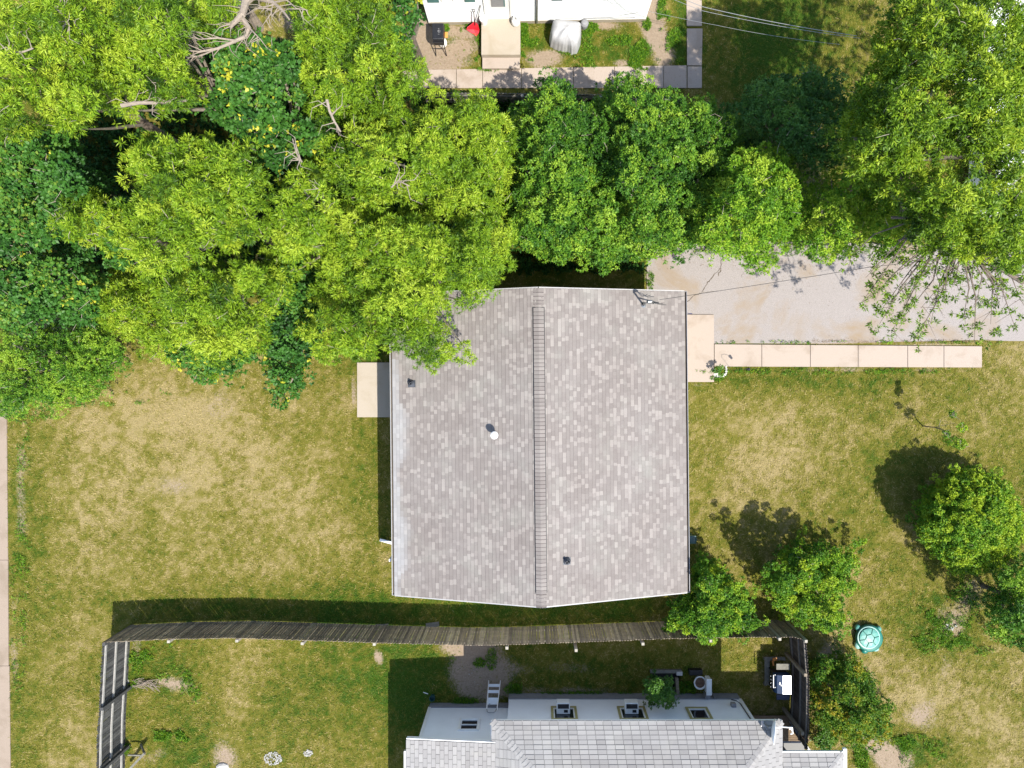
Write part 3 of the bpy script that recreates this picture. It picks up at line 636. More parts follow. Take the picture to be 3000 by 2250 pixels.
# snow shovel and second shovel leaning on the wall
sv = thing('snow_shovel', 'red snow shovel with black handle leaning on the white wall', 'shovel', W(1388, 95, 0))
o_ = W(1388, 95, 0)
b = MB(); blade = [W(1366, 86, .12) - o_, W(1397, 107, .03) - o_, W(1405, 90, .12) - o_, W(1401, 75, .42) - o_, W(1390, 64, .52) - o_, W(1368, 82, .36) - o_]
i = [b.vert(q) for q in blade] + [b.vert(q + Vector((.0, .03, -.015))) for q in blade]; cc_ = b.vert((W(1388, 86, .12) - o_)); 
for k in range(6): b.face((cc_, i[k], i[(k + 1) % 6])); b.face((i[k], i[6 + k], i[6 + (k + 1) % 6], i[(k + 1) % 6]))
b.face([i[11 - k] for k in range(6)]); b.build('blade', M['red'], sv)
b = MB(); A = W(1391, 74, .35) - o_; B = W(1388, 36, 1.15) - o_; b.tube([A, B], .017, 8)
b.tube([B, B + Vector((-.04, .03, .04)), B + Vector((-.035, .07, .08)), B + Vector((.035, .07, .08)), B + Vector((.04, .03, .04)), B], .013, 8); b.build('handle', M['black'], sv)
b = MB(); b.tube([W(1396, 74, .25), W(1408, 16, 1.45)], .018, 8); b.hexa([W(1392, 78, .2), W(1402, 78, .2), W(1402, 66, .5), W(1392, 66, .5), W(1392, 78, .22), W(1402, 78, .22), W(1402, 66, .52), W(1392, 66, .52)])
tag(b.build('spade', M['greymetal']), 'grey handled spade leaning on the white wall behind the red shovel', 'spade')
# covered machine under a silver sheet
cvp = [(1619, 58), (1705, 70), (1702, 112), (1692, 138), (1676, 142), (1664, 133), (1650, 134), (1634, 128), (1614, 118), (1611, 98)]
cv = MB(); cc = W(1658, 96, 0); n = len(cvp) * 4; ring = []
for k in range(n):
    f_ = k / 4; a, b_ = cvp[int(f_) % len(cvp)], cvp[(int(f_) + 1) % len(cvp)]; t_ = f_ - int(f_); ring.append((a[0] + (b_[0] - a[0]) * t_, a[1] + (b_[1] - a[1]) * t_))
lv = []
for (s_, z_, fold) in ((1.03, .03, .05), (1.0, .3, .05), (.97, .58, .035), (.92, .74, .012), (.78, .84, .006), (.55, .90, .0), (.3, .92, 0), (0.001, .93, 0)):
    row = []
    for k, (x_, y_) in enumerate(ring):
        q = 1 + fold * math.sin(k * 2.4) * (1 if 14 < k < 34 else .3)
        px_ = 1658 + (x_ - 1658) * s_ * q; py_ = 96 + (y_ - 96) * s_ * q
        zz = z_ + (.05 * math.sin(px_ * .11 + 1) * math.sin(py_ * .13) + .03 * math.sin(px_ * .23 + py_ * .17)) * (z_ > .5) - (.10 * max(0, (py_ - 105) / 30)) * (z_ > .5)
        w1 = W(px_, py_, .55); row.append(cv.vert((w1.x, w1.y, max(.02, zz))))
    lv.append(row)
for a, b_ in zip(lv[:-1], lv[1:]):
    for k in range(n): cv.face((a[k], a[(k + 1) % n], b_[(k + 1) % n], b_[k]))
co = cv.build('machine_cover', M['cover'], smooth=True, sub=1); tag(co, 'silver grey sheet draped over a machine beside the white wall', 'cover')
b = MB(); p = W(1711, 80, 0); b.lathe(p, [(0, 0), (.12, 0), (.15, .25), (.15, .33), (.10, .40), (0, .42)], 20); tag(b.build('bucket', M['greybin'], smooth=False), 'pale grey tub standing right of the silver sheet', 'tub')
b = MB()
for (x_, y_, r_) in ((1655, 138, .07), (1664, 143, .09)): b.lathe(W(x_, y_, 0), [(0, 0), (r_, .01), (r_, .07), (0, .1)], 12)
b.tube([W(1652, 138, .05), W(1668, 145, .05)], .03, 6)
tag(b.build('garden_ornament', M['stone']), 'lumpy white lump of cloth at the foot of the silver sheet', 'cloth')
# wires at the top right
cable('overhead_cable', 'brightest upper wire crossing the shaded lawn at top right', [W(1700, -140, 5.0), W(2060, 20, 5.4), W(2510, 105, 6.0)], .008, M['cable_pale'], .1, group='wires at the top right')
cable('overhead_cable', 'lower wire just under the brightest one over the shaded lawn', [W(1700, -125, 5.0), W(2060, 32, 5.3), W(2520, 112, 5.9)], .006, M['cable_pale'], .1, group='wires at the top right')
cable('overhead_cable', 'faintest lowest wire over the shaded lawn at top right', [W(1690, -20, 4.0), W(2100, 74, 4.4), W(2460, 130, 5.0)], .0045, M['cable_pale'], .1, group='wires at the top right')
# low fence behind the side walk
def fence(name, label, pts, h, pitch, bw, mat, rail_mat, rails, inside, post_at, post_mat, post_h=None, cat='fence', post_w=.10, gapjit=.004, lean=.01, seed=1, base=0.03):
    """pts: fence line as world xy; boards along it; rails and posts on the side given by inside (+1: left of direction)"""
    r = random.Random(seed); P = [Vector((p[0], p[1], 0)) for p in pts]; f = thing(name, label, cat, P[0])
    O = P[0]; bd = MB(); rl = [MB() for _ in rails]
    for a, b_ in zip(P[:-1], P[1:]):
        d = b_ - a; L = d.length; d = d / L; nrm = Vector((-d.y, d.x, 0)) * inside; s_ = 0
        while s_ < L - .01:
            wv = min(bw * r.uniform(.93, 1.03), L - s_); c = a + d * (s_ + wv / 2) - O; hh = h * r.uniform(.985, 1.012); bd.cur = r.random(); ln = r.uniform(-lean, lean)
            tl = d * (wv / 2); th = nrm * .009; k = hh - .05; lo = Vector((0, 0, base)); off = nrm * r.uniform(-.004, .004) + d * ln
            q = [c - tl - th + lo, c + tl - th + lo, c + tl + th + lo, c - tl + th + lo]
            m_ = [c - tl - th + off + Vector((0, 0, k)), c + tl - th + off + Vector((0, 0, k)), c + tl + th + off + Vector((0, 0, k)), c - tl + th + off + Vector((0, 0, k))]
            tp = [c - tl * .45 - th + off + Vector((0, 0, hh)), c + tl * .45 - th + off + Vector((0, 0, hh)), c + tl * .45 + th + off + Vector((0, 0, hh)), c - tl * .45 + th + off + Vector((0, 0, hh))]
            i = [bd.vert(x) for x in q + m_ + tp]
            for fc in ((0, 1, 5, 4), (1, 2, 6, 5), (2, 3, 7, 6), (3, 0, 4, 7), (4, 5, 9, 8), (5, 6, 10, 9), (6, 7, 11, 10), (7, 4, 8, 11), (8, 9, 10, 11), (3, 2, 1, 0)): bd.face([i[x] for x in fc])
            s_ += pitch * r.uniform(.97, 1.03)
        for k, z in enumerate(rails): rl[k].bar(a + nrm * .034 + Vector((0, 0, z)) - O, b_ + nrm * .034 + Vector((0, 0, z)) - O, .04, .085)
    bd.build('boards', mat, f)
    for m_ in rl: m_.build('rail', rail_mat, f)
    for (p, hh, off) in post_at:
        b = MB(); b.box(Vector((p[0], p[1], hh / 2)) - O, (post_w, post_w, hh), rz=off); b.build('post', post_mat, f, bevel=.006)
    return f
fl = [W(x, y, 1.1) for x, y in ((1240, 271), (1500, 273), (1760, 277), (2010, 285))]
fence('fence', 'low weathered grey fence along the walk of the white house', fl, 1.1, .135, .13, M['wood_grey'], M['wood_grey'], [.3, .9], -1, [((p.x, p.y - .08), 1.16, 0) for p in (W(1330, 272, 1.1), W(1530, 275, 1.1), W(1760, 279, 1.1), W(1960, 284, 1.1))], M['post'], seed=4)

# ------------------------------------------------------------------ south house
YW = W(0, 2035).y; XL, XR = W(1492, 0).x, W(2158, 0).x
sx0, se = -1.38, 3.2
s = thing('house', 'white sided house with pale grey tab shingles cut off by the bottom edge', 'house', (0, 0, 0))
YE = W(0, 2113, se).y; XEL, XER = W(1442, 0, se).x, W(2290, 0, se).x; YB = YW - 9.0
mb = MB(); mb.prism([(XL, YB), (XR, YB), (XR, YW), (XL, YW)], .40, 3.19); mb.build('wall', M['white'], s)
mb = MB(); mb.prism([(XL - .02, YB), (XR + .02, YB), (XR + .02, YW + .05), (XL - .02, YW + .05)], -.8, .43); mb.build('foundation', M['foundation'], s)
wn = [((1616, 1693), 'ac'), ((1817, 1901), 'ac'), ((2000, 2096), 'plain')]
sid = MB(); holes = []; wpos = []
for (a, b_), k in wn:
    za, zb = 1.10, 2.02; xa, xb = (a - CX) * (H - 2.05) / F, (b_ - CX) * (H - 2.05) / F
    if k == 'plain': xa, xb = (2004 - CX) * (H - 1.1) / F + .04, (2094 - CX) * (H - 2.0) / F - .06; za = 1.16
    wpos.append(((xa + xb) / 2, (za + zb) / 2, xb - xa - .16, zb - za - .1, k)); holes.append((XR - xb + .08, XR - xa - .08, za + .05, zb - .05))
siding_wall(sid, (XR, YW, 0), (XL, YW, 0), .46, 3.12, (0, 1, 0), .115, holes)
sid.build('siding', M['siding'], s)
for (cx_, cz_, wd, ht, k) in wpos:
    wo_ = window(s, (cx_, YW + .01, cz_), wd, ht, (0, 1, 0), 'yellowtrim', .085, 'glass', 'white')
    if k == 'ac':
        b = MB(); b.box((cx_ - .03, YW + .22, cz_ - .12), (.48, .40, .34)); ac = b.build('air_conditioner', M['ceramic'], wo_, bevel=.015)
        b = MB(); b.box((cx_ - .03, YW + .30, cz_ + .052), (.40, .16, .012)); b.box((cx_ + .06, YW + .13, cz_ + .052), (.14, .10, .01)); b.build('vent_grille', M['darkmetal'], ac)
# cable, downpipe and junction box on the wall
b = MB(); b.tube([(XR - .35, YW + .04, .5), (XR - .18, YW + .04, .6), (XR - .10, YW + .04, .8), (XR - .08, YW + .04, 2.5)], .016, 8); b.build('wall_cable', M['darkmetal'], s)
b = MB(); b.box((W(2165, 0, 0).x - .5, YW + .08, 1.0), (.18, .14, .2)); b.build('wall_lamp', M['greybin'], s, bevel=.02)
b = MB(); b.box((W(2070, 0, .3).x, YW + .12, .42), (.18, .14, .14)); b.tube([(W(2068, 0, 0).x, YW + .10, .4), (W(2060, 0, 0).x, YW + .12, 0)], .02, 6); b.tube([(W(2085, 0, 0).x, YW + .08, .5), (W(2085, 0, 0).x, YW + .08, 0)], .03, 6); b.build('outlet_box', M['greybin'], s)
b = MB(); b.box((XR + .01, YW + .01, 1.5), (.10, .07, 2.2)); b.build('corner_trim', M['white'], s)
# roof: hipped
pitch = .42; hipw = (XER - XEL) / 2; mb = MB(); yb = YB - .3
top_z = se + pitch * hipw; xm = (XEL + XER) / 2
mb.poly([(XEL, YE, se), (XER, YE, se), (xm, YE - hipw, top_z)]); mb.poly([(XEL, yb, se), (XEL, YE, se), (xm, YE - hipw, top_z), (xm, yb, top_z)])
mb.poly([(XER, YE, se), (XER, yb, se), (xm, yb, top_z), (xm, YE - hipw, top_z)]); mb.poly([(XEL, YE, se - .02), (XEL, yb, se - .02), (XER, yb, se - .02), (XER, YE, se - .02)])
mb.poly([(XEL, yb, se - .02), (XEL, yb, se), (xm, yb, top_z), (XER, yb, se), (XER, yb, se - .02)])
srf = mb.build('roof', M['tabgap'], s)
sh = MB(); sh.pl = []; rr2 = random.Random(9); cl = math.hypot(1, pitch); uy, uzz = 1 / cl, pitch / cl; SL = hipw * cl; TG = [.35, .5, .6, .75, .9]
kk = 1 / cl; zp = lambda a_, u_: 0
shingle_plane(sh, (XER, YE + .02, se + .004), (-1, 0, 0), (0, -uy, uzz), 0, XER - XEL, SL, .145, .30, .3001, TG, .013, .012, kk, kk, zp, rr2, .15)
shingle_plane(sh, (XEL - .02, YE, se + .004), (0, -1, 0), (uy, 0, uzz), 0, YE - yb, SL, .145, .30, .3001, TG, .013, .012, kk, 0, zp, rr2, .15)
shingle_plane(sh, (XER + .02, yb, se + .004), (0, 1, 0), (-uy, 0, uzz), 0, YE - yb, SL, .145, .30, .3001, TG, .013, .012, 0, kk, zp, rr2, .15)
finish_shingles(sh, 'shingles', M['shingle_grey'], srf)
def hip_caps(a, b_, wv, parent, name='hip_cap', seedv=3, drop=.42):
    a, b_ = Vector(a), Vector(b_); d = (b_ - a); L = d.length; d.normalize(); sd_ = d.cross(Vector((0, 0, 1))).normalized(); m_ = MB(); m_.pl = []; t_ = 0; r = random.Random(seedv)
    while t_ < L:
        t2 = min(L, t_ + .145); m_.cur = r.choice(TG)
        for q in (-1, 1):
            e = sd_ * q * wv - Vector((0, 0, wv * drop * .7)); up1, up2 = Vector((0, 0, .034)), Vector((0, 0, .018))
            p = [a + d * t_ + up1, a + d * t2 + up2, a + d * t2 + e + up2, a + d * t_ + e + up1, a + d * t_, a + d * t_ + e, a + d * t2 + e]
            i = [m_.vert(x) for x in p]; m_.face((i[0], i[1], i[2], i[3]) if q < 0 else (i[3], i[2], i[1], i[0])); m_.face((i[0], i[3], i[5], i[4])); m_.face((i[3], i[2], i[6], i[5])); m_.pl += [0, 0, 0]
        t_ = t2
    return finish_shingles(m_, name, M['shingle_grey'], parent)
hip_caps((XEL, YE, se), (xm, YE - hipw, top_z), .13, srf); hip_caps((XER, YE, se), (xm, YE - hipw, top_z), .13, srf)
b = MB(); b.box(((XEL + XER) / 2, YE + .012, se - .05), (XER - XEL + .04, .022, .11)); b.box((XER + .012, (YE + yb) / 2, se - .05), (.022, YE - yb, .11)); b.box((XEL - .012, (YE + yb) / 2, se - .05), (.022, YE - yb, .11)); b.build('fascia', M['white'], s)
b = MB(); b.box(((XL + XR) / 2, (YW + YE) / 2 + .01, se - .07), (XER - XEL - .02, YE - YW - .05, .02)); b.build('soffit', M['white'], s)
# rear wing with its own low roof
WY = W(0, 2063).y; WXL = W(1262, 0).x; RX0 = W(1192, 0, 3.0).x; RY = W(0, 2168, 3.0).y; RZ0 = 3.0
mb = MB(); mb.prism([(WXL, YB), (XL + .01, YB), (XL + .01, WY), (WXL, WY)], .28, 2.86); mb.build('wall', M['white'], s)
mb = MB(); mb.prism([(WXL - .02, YB), (XL - .03, YB), (XL - .03, WY + .05), (WXL - .02, WY + .05)], -.1, .34); mb.build('foundation', M['foundation'], s)
sid = MB(); wx0, wx1 = (1345 - CX) * (H - 1.6) / F, (1405 - CX) * (H - 1.6) / F; xo = XL
siding_wall(sid, (XL, WY, 0), (WXL, WY, 0), .36, 2.84, (0, 1, 0), .12, [(XL - wx1 + .02, XL - wx0 - .02, 1.26, 2.02)]); sid.build('siding', M['siding'], s)
window(s, ((wx0 + wx1) / 2, WY + .01, 1.64), wx1 - wx0 - .08, .74, (0, 1, 0), 'white', .05, 'glass', 'white', True)
b = MB(); b.box((WXL, WY + .01, 1.45), (.10, .07, 2.3)); b.build('corner_trim', M['white'], s)
RXE = -0.85; ws = .085; RZ1 = RZ0 + ws * (RXE - RX0); RYB = YB - .3
mb = MB(); mb.hexa([(RX0, RYB, RZ0 - .1), (RXE, RYB, RZ1 - .1), (RXE, RY, RZ1 - .1), (RX0, RY, RZ0 - .1), (RX0, RYB, RZ0), (RXE, RYB, RZ1), (RXE, RY, RZ1), (RX0, RY, RZ0)]); wr = mb.build('roof', M['tabgap'], s)
sh = MB(); sh.pl = []; wl = math.hypot(1, ws)
shingle_plane(sh, (RX0 - .02, RY + .01, RZ0 + .004), (0, -1, 0), (1 / wl, 0, ws / wl), 0, RY - RYB, (RXE - RX0) * wl, .145, .30, .3001, TG, .013, .012, 0, 0, zp, rr2, .15); finish_shingles(sh, 'shingles', M['shingle_grey'], wr)
b = MB(); b.bar((RX0 - .01, RY + .045, RZ0 - .07), (XL, RY + .045, RZ0 - .07 + ws * (XL - RX0)), .03, .15); b.build('fascia', M['white'], s)
b = MB(); y0 = W(0, 2198, 2.9).y; b.box((RX0 - .06, (y0 + RYB) / 2, RZ0 - .08), (.09, y0 - RYB, .10)); b.build('gutter', M['white'], s)
# front porch roof at the lower right
pz = 3.0; px1, py1 = W(2470, 2209, pz).x, W(2470, 2207, pz).y; pk = .30
mb = MB(); mb.prism([(XER - .4, YB + 1), (px1 - .5, YB + 1), (px1 - .5, py1 - 1.9), (XER - .4, py1 - 1.9)], 0, 2.95); mb.build('porch_shade_block', M['black'], s)  # black block stands in for the shade inside the open porch
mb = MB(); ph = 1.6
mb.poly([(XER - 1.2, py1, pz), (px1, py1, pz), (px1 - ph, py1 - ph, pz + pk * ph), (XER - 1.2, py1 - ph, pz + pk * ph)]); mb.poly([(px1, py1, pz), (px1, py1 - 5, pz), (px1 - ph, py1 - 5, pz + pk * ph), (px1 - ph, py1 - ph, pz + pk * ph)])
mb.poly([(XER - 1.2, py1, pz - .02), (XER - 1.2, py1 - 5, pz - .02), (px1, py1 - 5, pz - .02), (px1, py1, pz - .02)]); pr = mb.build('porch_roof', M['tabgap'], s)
sh = MB(); sh.pl = []; c2 = math.hypot(1, pk); k2 = 1 / c2
shingle_plane(sh, (px1, py1 + .02, pz + .004), (-1, 0, 0), (0, -1 / c2, pk / c2), 0, px1 - XER + .02, ph * c2, .145, .30, .3001, TG, .013, .012, k2, 0, zp, rr2, .15)
shingle_plane(sh, (px1 + .02, py1 - 5, pz + .004), (0, 1, 0), (-1 / c2, 0, pk / c2), 0, 5, ph * c2, .145, .30, .3001, TG, .013, .012, 0, k2, zp, rr2, .15)
finish_shingles(sh, 'shingles', M['shingle_grey'], pr); hip_caps((px1, py1, pz), (px1 - ph, py1 - ph, pz + pk * ph), .10, pr, drop=.3)
b = MB(); b.box((px1 + .07, py1 - 2.4, pz - .05), (.11, 5.1, .12)); b.build('gutter', M['white'], s)
b = MB(); b.box(((XER + px1) / 2, py1 + .035, pz - .05), (px1 - XER + .1, .03, .11)); b.build('fascia', M['whitemetal'], s)
# deck and its railing in the corner
dk = thing('deck', 'dark wooden deck with pale handrail in the corner of the shingled house', 'deck', (0, 0, 0))
b = MB(); q0, q1 = W(2158, 2098, .3), W(2372, 2173, .3); nb = 12
for k in range(nb):
    y0_ = q0.y + (q1.y - q0.y) * k / nb; y1_ = q0.y + (q1.y - q0.y) * (k + .9) / nb; b.prism([(XR + .03, y1_), (q1.x, y1_), (q1.x, y0_), (XR + .03, y0_)], .24, .3)
b.build('floor', M['wood_brown'], dk)
b = MB(); b.prism([(XR + .03, q1.y - 1.6), (q1.x - .1, q1.y - 1.6), (q1.x - .1, q1.y - .03), (XR + .03, q1.y - .03)], -.05, .06); b.build('shade_sheet', M['black'], dk)  # black sheet added as the shadowed gap beyond the deck boards
b = MB(); a_ = W(2332, 2140, .95); c_ = W(2372, 2200, .95); b.bar(a_, c_, .09, .04); b.bar(W(2290, 2174, .9), W(2360, 2174, .9), .06, .03); b.build('handrail', M['greybin'], dk)
b = MB()
for k in range(5):
    q = a_.lerp(c_, k / 4); b.tube([(q.x, q.y, .3), (q.x, q.y, .93)], .025, 6)
b.build('balusters', M['greybin'], dk)
# satellite dish on the NE corner of the roof
dp = W(2262, 2136, 3.5); ds = thing('satellite_dish', 'white satellite dish clamped to the corner of the pale shingle roof', 'satellite dish', dp)
nrm = Vector((.955, -.06, .29)).normalized(); R = nrm.to_track_quat('Z', 'Y').to_matrix()
b = MB(); b.lathe((0, 0, .16), [(0, -.06), (.16, -.05), (.28, -.02), (.40, .03), (.405, .02), (.28, -.035), (.16, -.065), (0, -.075)], 30, R); b.build('reflector', M['whitemetal'], ds, smooth=True)
b = MB(); b.tube([(.0, .08, .1), (.28, .13, .12), (.54, .12, .14)], .02, 8); b.box((.56, .11, .16), (.1, .07, .06)); b.tube([(.6, .12, .16), (.62, -.06, .17), (.55, -.08, .17)], .024, 8); b.build('feed_arm', M['whitemetal'], ds)
b = MB(); b.tube([(-.02, .1, .1), (-.14, .1, .1), (-.22, .12, -.12)], .03, 8); b.box((-.24, .12, -.14), (.16, .2, .02)); b.tube([(-.2, .0, .05), (-.28, .22, -.1)], .012, 6); b.build('mount', M['greymetal'], ds)

# ------------------------------------------------------------------ big board fence
FZ = 1.80
tops = [(302, 1882), (500, 1873), (690, 1870), (874, 1876), (1150, 1885), (1367, 1891), (1493, 1889), (1692, 1882), (1950, 1872), (2140, 1868), (2327, 1867), (2361, 1876)]
fn = [W(x, y, FZ) for x, y in tops]
pp = []
for x, y, hh in ((493, 1880, 1.75), (693, 1878, 1.75), (885, 1886, 1.78), (1096, 1888, 1.76), (1485, 1899, 1.85), (1688, 1906, 1.92), (1884, 1887, 1.85), (2083, 1878, 1.85), (2285, 1873, 1.88), (2362, 1879, 1.9)):
    q = W(x, y, hh); pp.append(((q.x, q.y), hh, 0.0))
split_ = 4
fence('fence', 'long bowed board fence between the large lawn and the shingled house', fn, FZ, .098, .087, M['fence'], M['rail_brown'], [.35, 1.45], -1, pp, M['post'], seed=2)
wt = [W(x, y, FZ) for x, y in ((300, 1882), (292, 2030), (284, 2160), (281, 2330))]
wp = [(W(x, y, 1.82), 1.82) for x, y in ((296, 1888), (290, 2078), (286, 2262))]
fence('fence', 'dark grey board fence with three rails coloured sunlit pale along the left side of yard', [(p.x, p.y) for p in wt], FZ, .098, .092, M['fence_dark'], M['rail'], [.30, .98, 1.62], 1, [((p.x + .09, p.y), h, 0) for p, h in wp], M['fence_dark'], seed=3, post_w=.11)
et = [W(x, y, FZ) for x, y in ((2362, 1880), (2371, 2000), (2370, 2110), (2366, 2200))]
ep = [(W(x, y, 1.95), 1.95) for x, y in ((2369, 1978), (2360, 2150))]
fence('fence', 'dark brown board fence behind the blue grill with a leaning post', [(p.x, p.y) for p in et], FZ, .098, .09, M['fence_brown'], M['rail_brown'], [.30, 1.05, 1.66], -1, [((p.x - .1, p.y), h, 0) for p, h in ep], M['wood'], seed=5, post_w=.11)
# brace / gate frame at the foot of the left fence
b = MB(); b.bar(W(375, 2212, .5), W(420, 2213, .5), .05, .05); b.bar(W(424, 2206, .55), W(378, 2255, .3), .08, .06); b.bar(W(412, 2180, .05), W(424, 2208, .55), .06, .06)
tag(b.build('timber_frame', M['wood_grey']), 'grey timber brace standing beside the left fence at the bottom edge', 'timber brace')
def scrap(label, x0, y0, x1, y1, wd=.09, mat='wood_grey', n=1, z=.03):
    b = MB()
    for k in range(n): b.bar(W(x0, y0 + 5 * k, z + .02 * k), W(x1, y1 + 4 * k, z + .02 * k), wd, .03)
    return tag(b.build('plank', M[mat]), label, 'plank')
scrap('grey plank lying in the fence shadow above the bowed fence', 1248, 1831, 1286, 1826, .12, 'wood_grey', 2)
scrap('thin broken stick lying at the foot of the bowed fence', 1100, 1831, 1138, 1829, .04, 'wood')
# bundle of dead twigs near the left fence
b = MB(); r = random.Random(3)
for k in range(46):
    x, y = r.uniform(385, 445), r.uniform(1993, 2014); a = r.uniform(-.7, .7); l = r.uniform(.15, .5); q = W(x, y, .03 + r.random() * .08); b.tube([q, q + Vector((math.cos(a) * l, math.sin(a) * l, r.uniform(-.02, .08)))], r.uniform(.005, .012), 5)
tag(b.build('brush_pile', M['deadwood']), 'small heap of dead twigs beside the dark left fence', 'brush pile')
# rubble / pale debris in the yard
def debris(label, cx_, cy_, rx, ry, n, seed, s0=.03, s1=.09, mat='debris'):
    b = MB(); r = random.Random(seed)
    for k in range(n):
        a, q = r.uniform(0, 6.28), math.sqrt(r.random()); p = W(cx_ + rx * q * math.cos(a), cy_ + ry * q * math.sin(a), 0); sz = r.uniform(s0, s1)
        Mx = Matrix.Rotation(r.uniform(0, 3), 3, 'Z') @ Matrix.Rotation(r.uniform(-.4, .4), 3, 'X'); b.box(p + Vector((0, 0, sz * .2)), (sz, sz * r.uniform(.5, .9), sz * r.uniform(.2, .5)), M=Mx)
    o = b.build('rubble', M[mat], bevel=.004); return tag(o, label, 'rubble', kind='stuff')
debris('patch of pale crumbled rubble on the fenced lawn near bottom edge', 800, 2222, 26, 20, 190, 1, .02, .06)
debris('smaller patch of white scraps on the fenced lawn', 903, 2206, 13, 9, 70, 2, .02, .06)
debris('white stones and scraps by the twig heap', 370, 1997, 8, 6, 20, 3, .03, .08)
debris('litter scraps in the weeds at the right', 2785, 1835, 18, 10, 14, 4, .04, .09)
debris('white scraps on the bare dirt by the ladder', 1382, 1990, 22, 30, 8, 6, .02, .04)
b = MB(); p = W(652, 2248, 0); b.lathe(p, [(0, .10), (.16, .09), (.24, .04), (.26, 0)], 9, sy=.7); tag(b.build('rock', M['stone']), 'pale flat rock in the fenced lawn at the bottom edge', 'rock')
# ladder leaning on the wing
ld = thing('step_ladder', 'white step ladder leaning on the white wall of the wing', 'ladder', W(1445, 2040, 0))
o_ = W(1445, 2040, 0)
def LP(x, y, z): return W(x, y, z) - o_
for x0, x1 in ((1432, 1426), (1466, 1456)):
    b = MB(); b.bar(LP(x0, 1995, .04), LP(x1, 2078, 1.62), .03, .06); b.build('side_rail', M['whitemetal'], ld)
for k, (yy, z) in enumerate(((2008, .32), (2026, .66))):
    b = MB(); b.bar(LP(1431 - k, yy, z), LP(1464 - k * 2, yy, z), .10, .03); b.build('step', M['whitemetal'], ld)
b = MB(); b.hexa([LP(1429, 2044, 1.0), LP(1460, 2044, 1.0), LP(1458, 2064, 1.06), LP(1427, 2064, 1.06), LP(1429, 2044, 1.03), LP(1460, 2044, 1.03), LP(1458, 2064, 1.09), LP(1427, 2064, 1.09)]); b.build('platform', M['ceramic'], ld)
b = MB(); b.tube([LP(1426, 2076, 1.6), LP(1427, 2085, 1.72), LP(1433, 2088, 1.76), LP(1446, 2088, 1.76), LP(1451, 2084, 1.72), LP(1455, 2076, 1.6)], .016, 8); b.build('top_hoop', M['greymetal'], ld)
for x0 in (1438, 1462):
    b = MB(); b.bar(LP(x0, 2046, .04), LP(x0 - 4, 2066, 1.3), .025, .04); b.build('back_leg', M['greymetal'], ld)
# toilet left on the grass
tp = W(2050, 1990, 0); tl = thing('toilet', 'discarded white toilet standing on the shaded grass', 'toilet', tp)
b = MB(); b.lathe((-.07, .02, 0), [(.10, 0), (.11, .08), (.13, .2), (.20, .33), (.225, .37), (.22, .39), (.185, .385), (.165, .34), (.0, .33)], 26, sx=1.08, sy=1.15); b.build('bowl', M['ceramic'], tl, smooth=True)
b = MB(); b.lathe((-.07, .02, .352), [(0, 0), (.17, .0)], 20, sx=1.08, sy=1.15); b.build('bowl_water', M['rust'], tl)
b = MB(); b.box((.19, -.01, .48), (.17, .58, .34)); b.build('tank', M['ceramic'], tl, bevel=.02); 
b = MB(); b.box((.19, -.01, .665), (.20, .61, .03)); b.build('tank_lid', M['ceramic'], tl, bevel=.01)
# black box standing in for the shadow behind the toilet
b = MB(); p = W(2035, 1964, 0); b.box(p + Vector((.0, .0, .12)), (.5, .2, .24)); tag(b.build('shadow_box', M['black'], bevel=.02), 'low black box standing in for the shadow behind the white toilet', 'box')
# timber edging of the window well
ww = thing('window_well', 'dark window well edged with grey timbers beside the white wall', 'window well', W(1955, 2000, 0)); o_ = W(1955, 2000, 0)
b = MB(); b.bar(W(1905, 1966, .05) - o_, W(1996, 1966, .05) - o_, .12, .12); b.build('edging', M['wood_grey'], ww)
b = MB(); b.bar(W(1982, 1985, .06) - o_, W(1986, 2036, .06) - o_, .11, .14); b.build('edging', M['wood'], ww)
b = MB(); b.box(W(1990, 1972, .08) - o_, (.22, .14, .12)); b.build('block', M['stone'], ww)
b = MB(); b.bar(W(1956, 2000, .0) - o_, W(1983, 2052, .55) - o_, .06, .05); b.bar(W(1960, 2028, .1) - o_, W(1972, 2028, .3) - o_, .04, .04); b.build('wall_guard', M['greybin'], ww)
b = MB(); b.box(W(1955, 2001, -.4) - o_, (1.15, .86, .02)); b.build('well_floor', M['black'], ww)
# garden tools left of the wing
b = MB(); b.bar(W(1240, 2028, .06), W(1254, 2033, .06), .02, .02); tag(b.build('stake', M['white']), 'short white stake lying in the shaded grass', 'stake')
b = MB(); b.lathe(W(1268, 2040, 0), [(0, 0), (.09, 0), (.11, .2), (.10, .2), (.08, .05), (0, .05)], 16); tag(b.build('plant_pot', M['binteal']), 'small dark teal pot near the corner of the wing', 'pot')
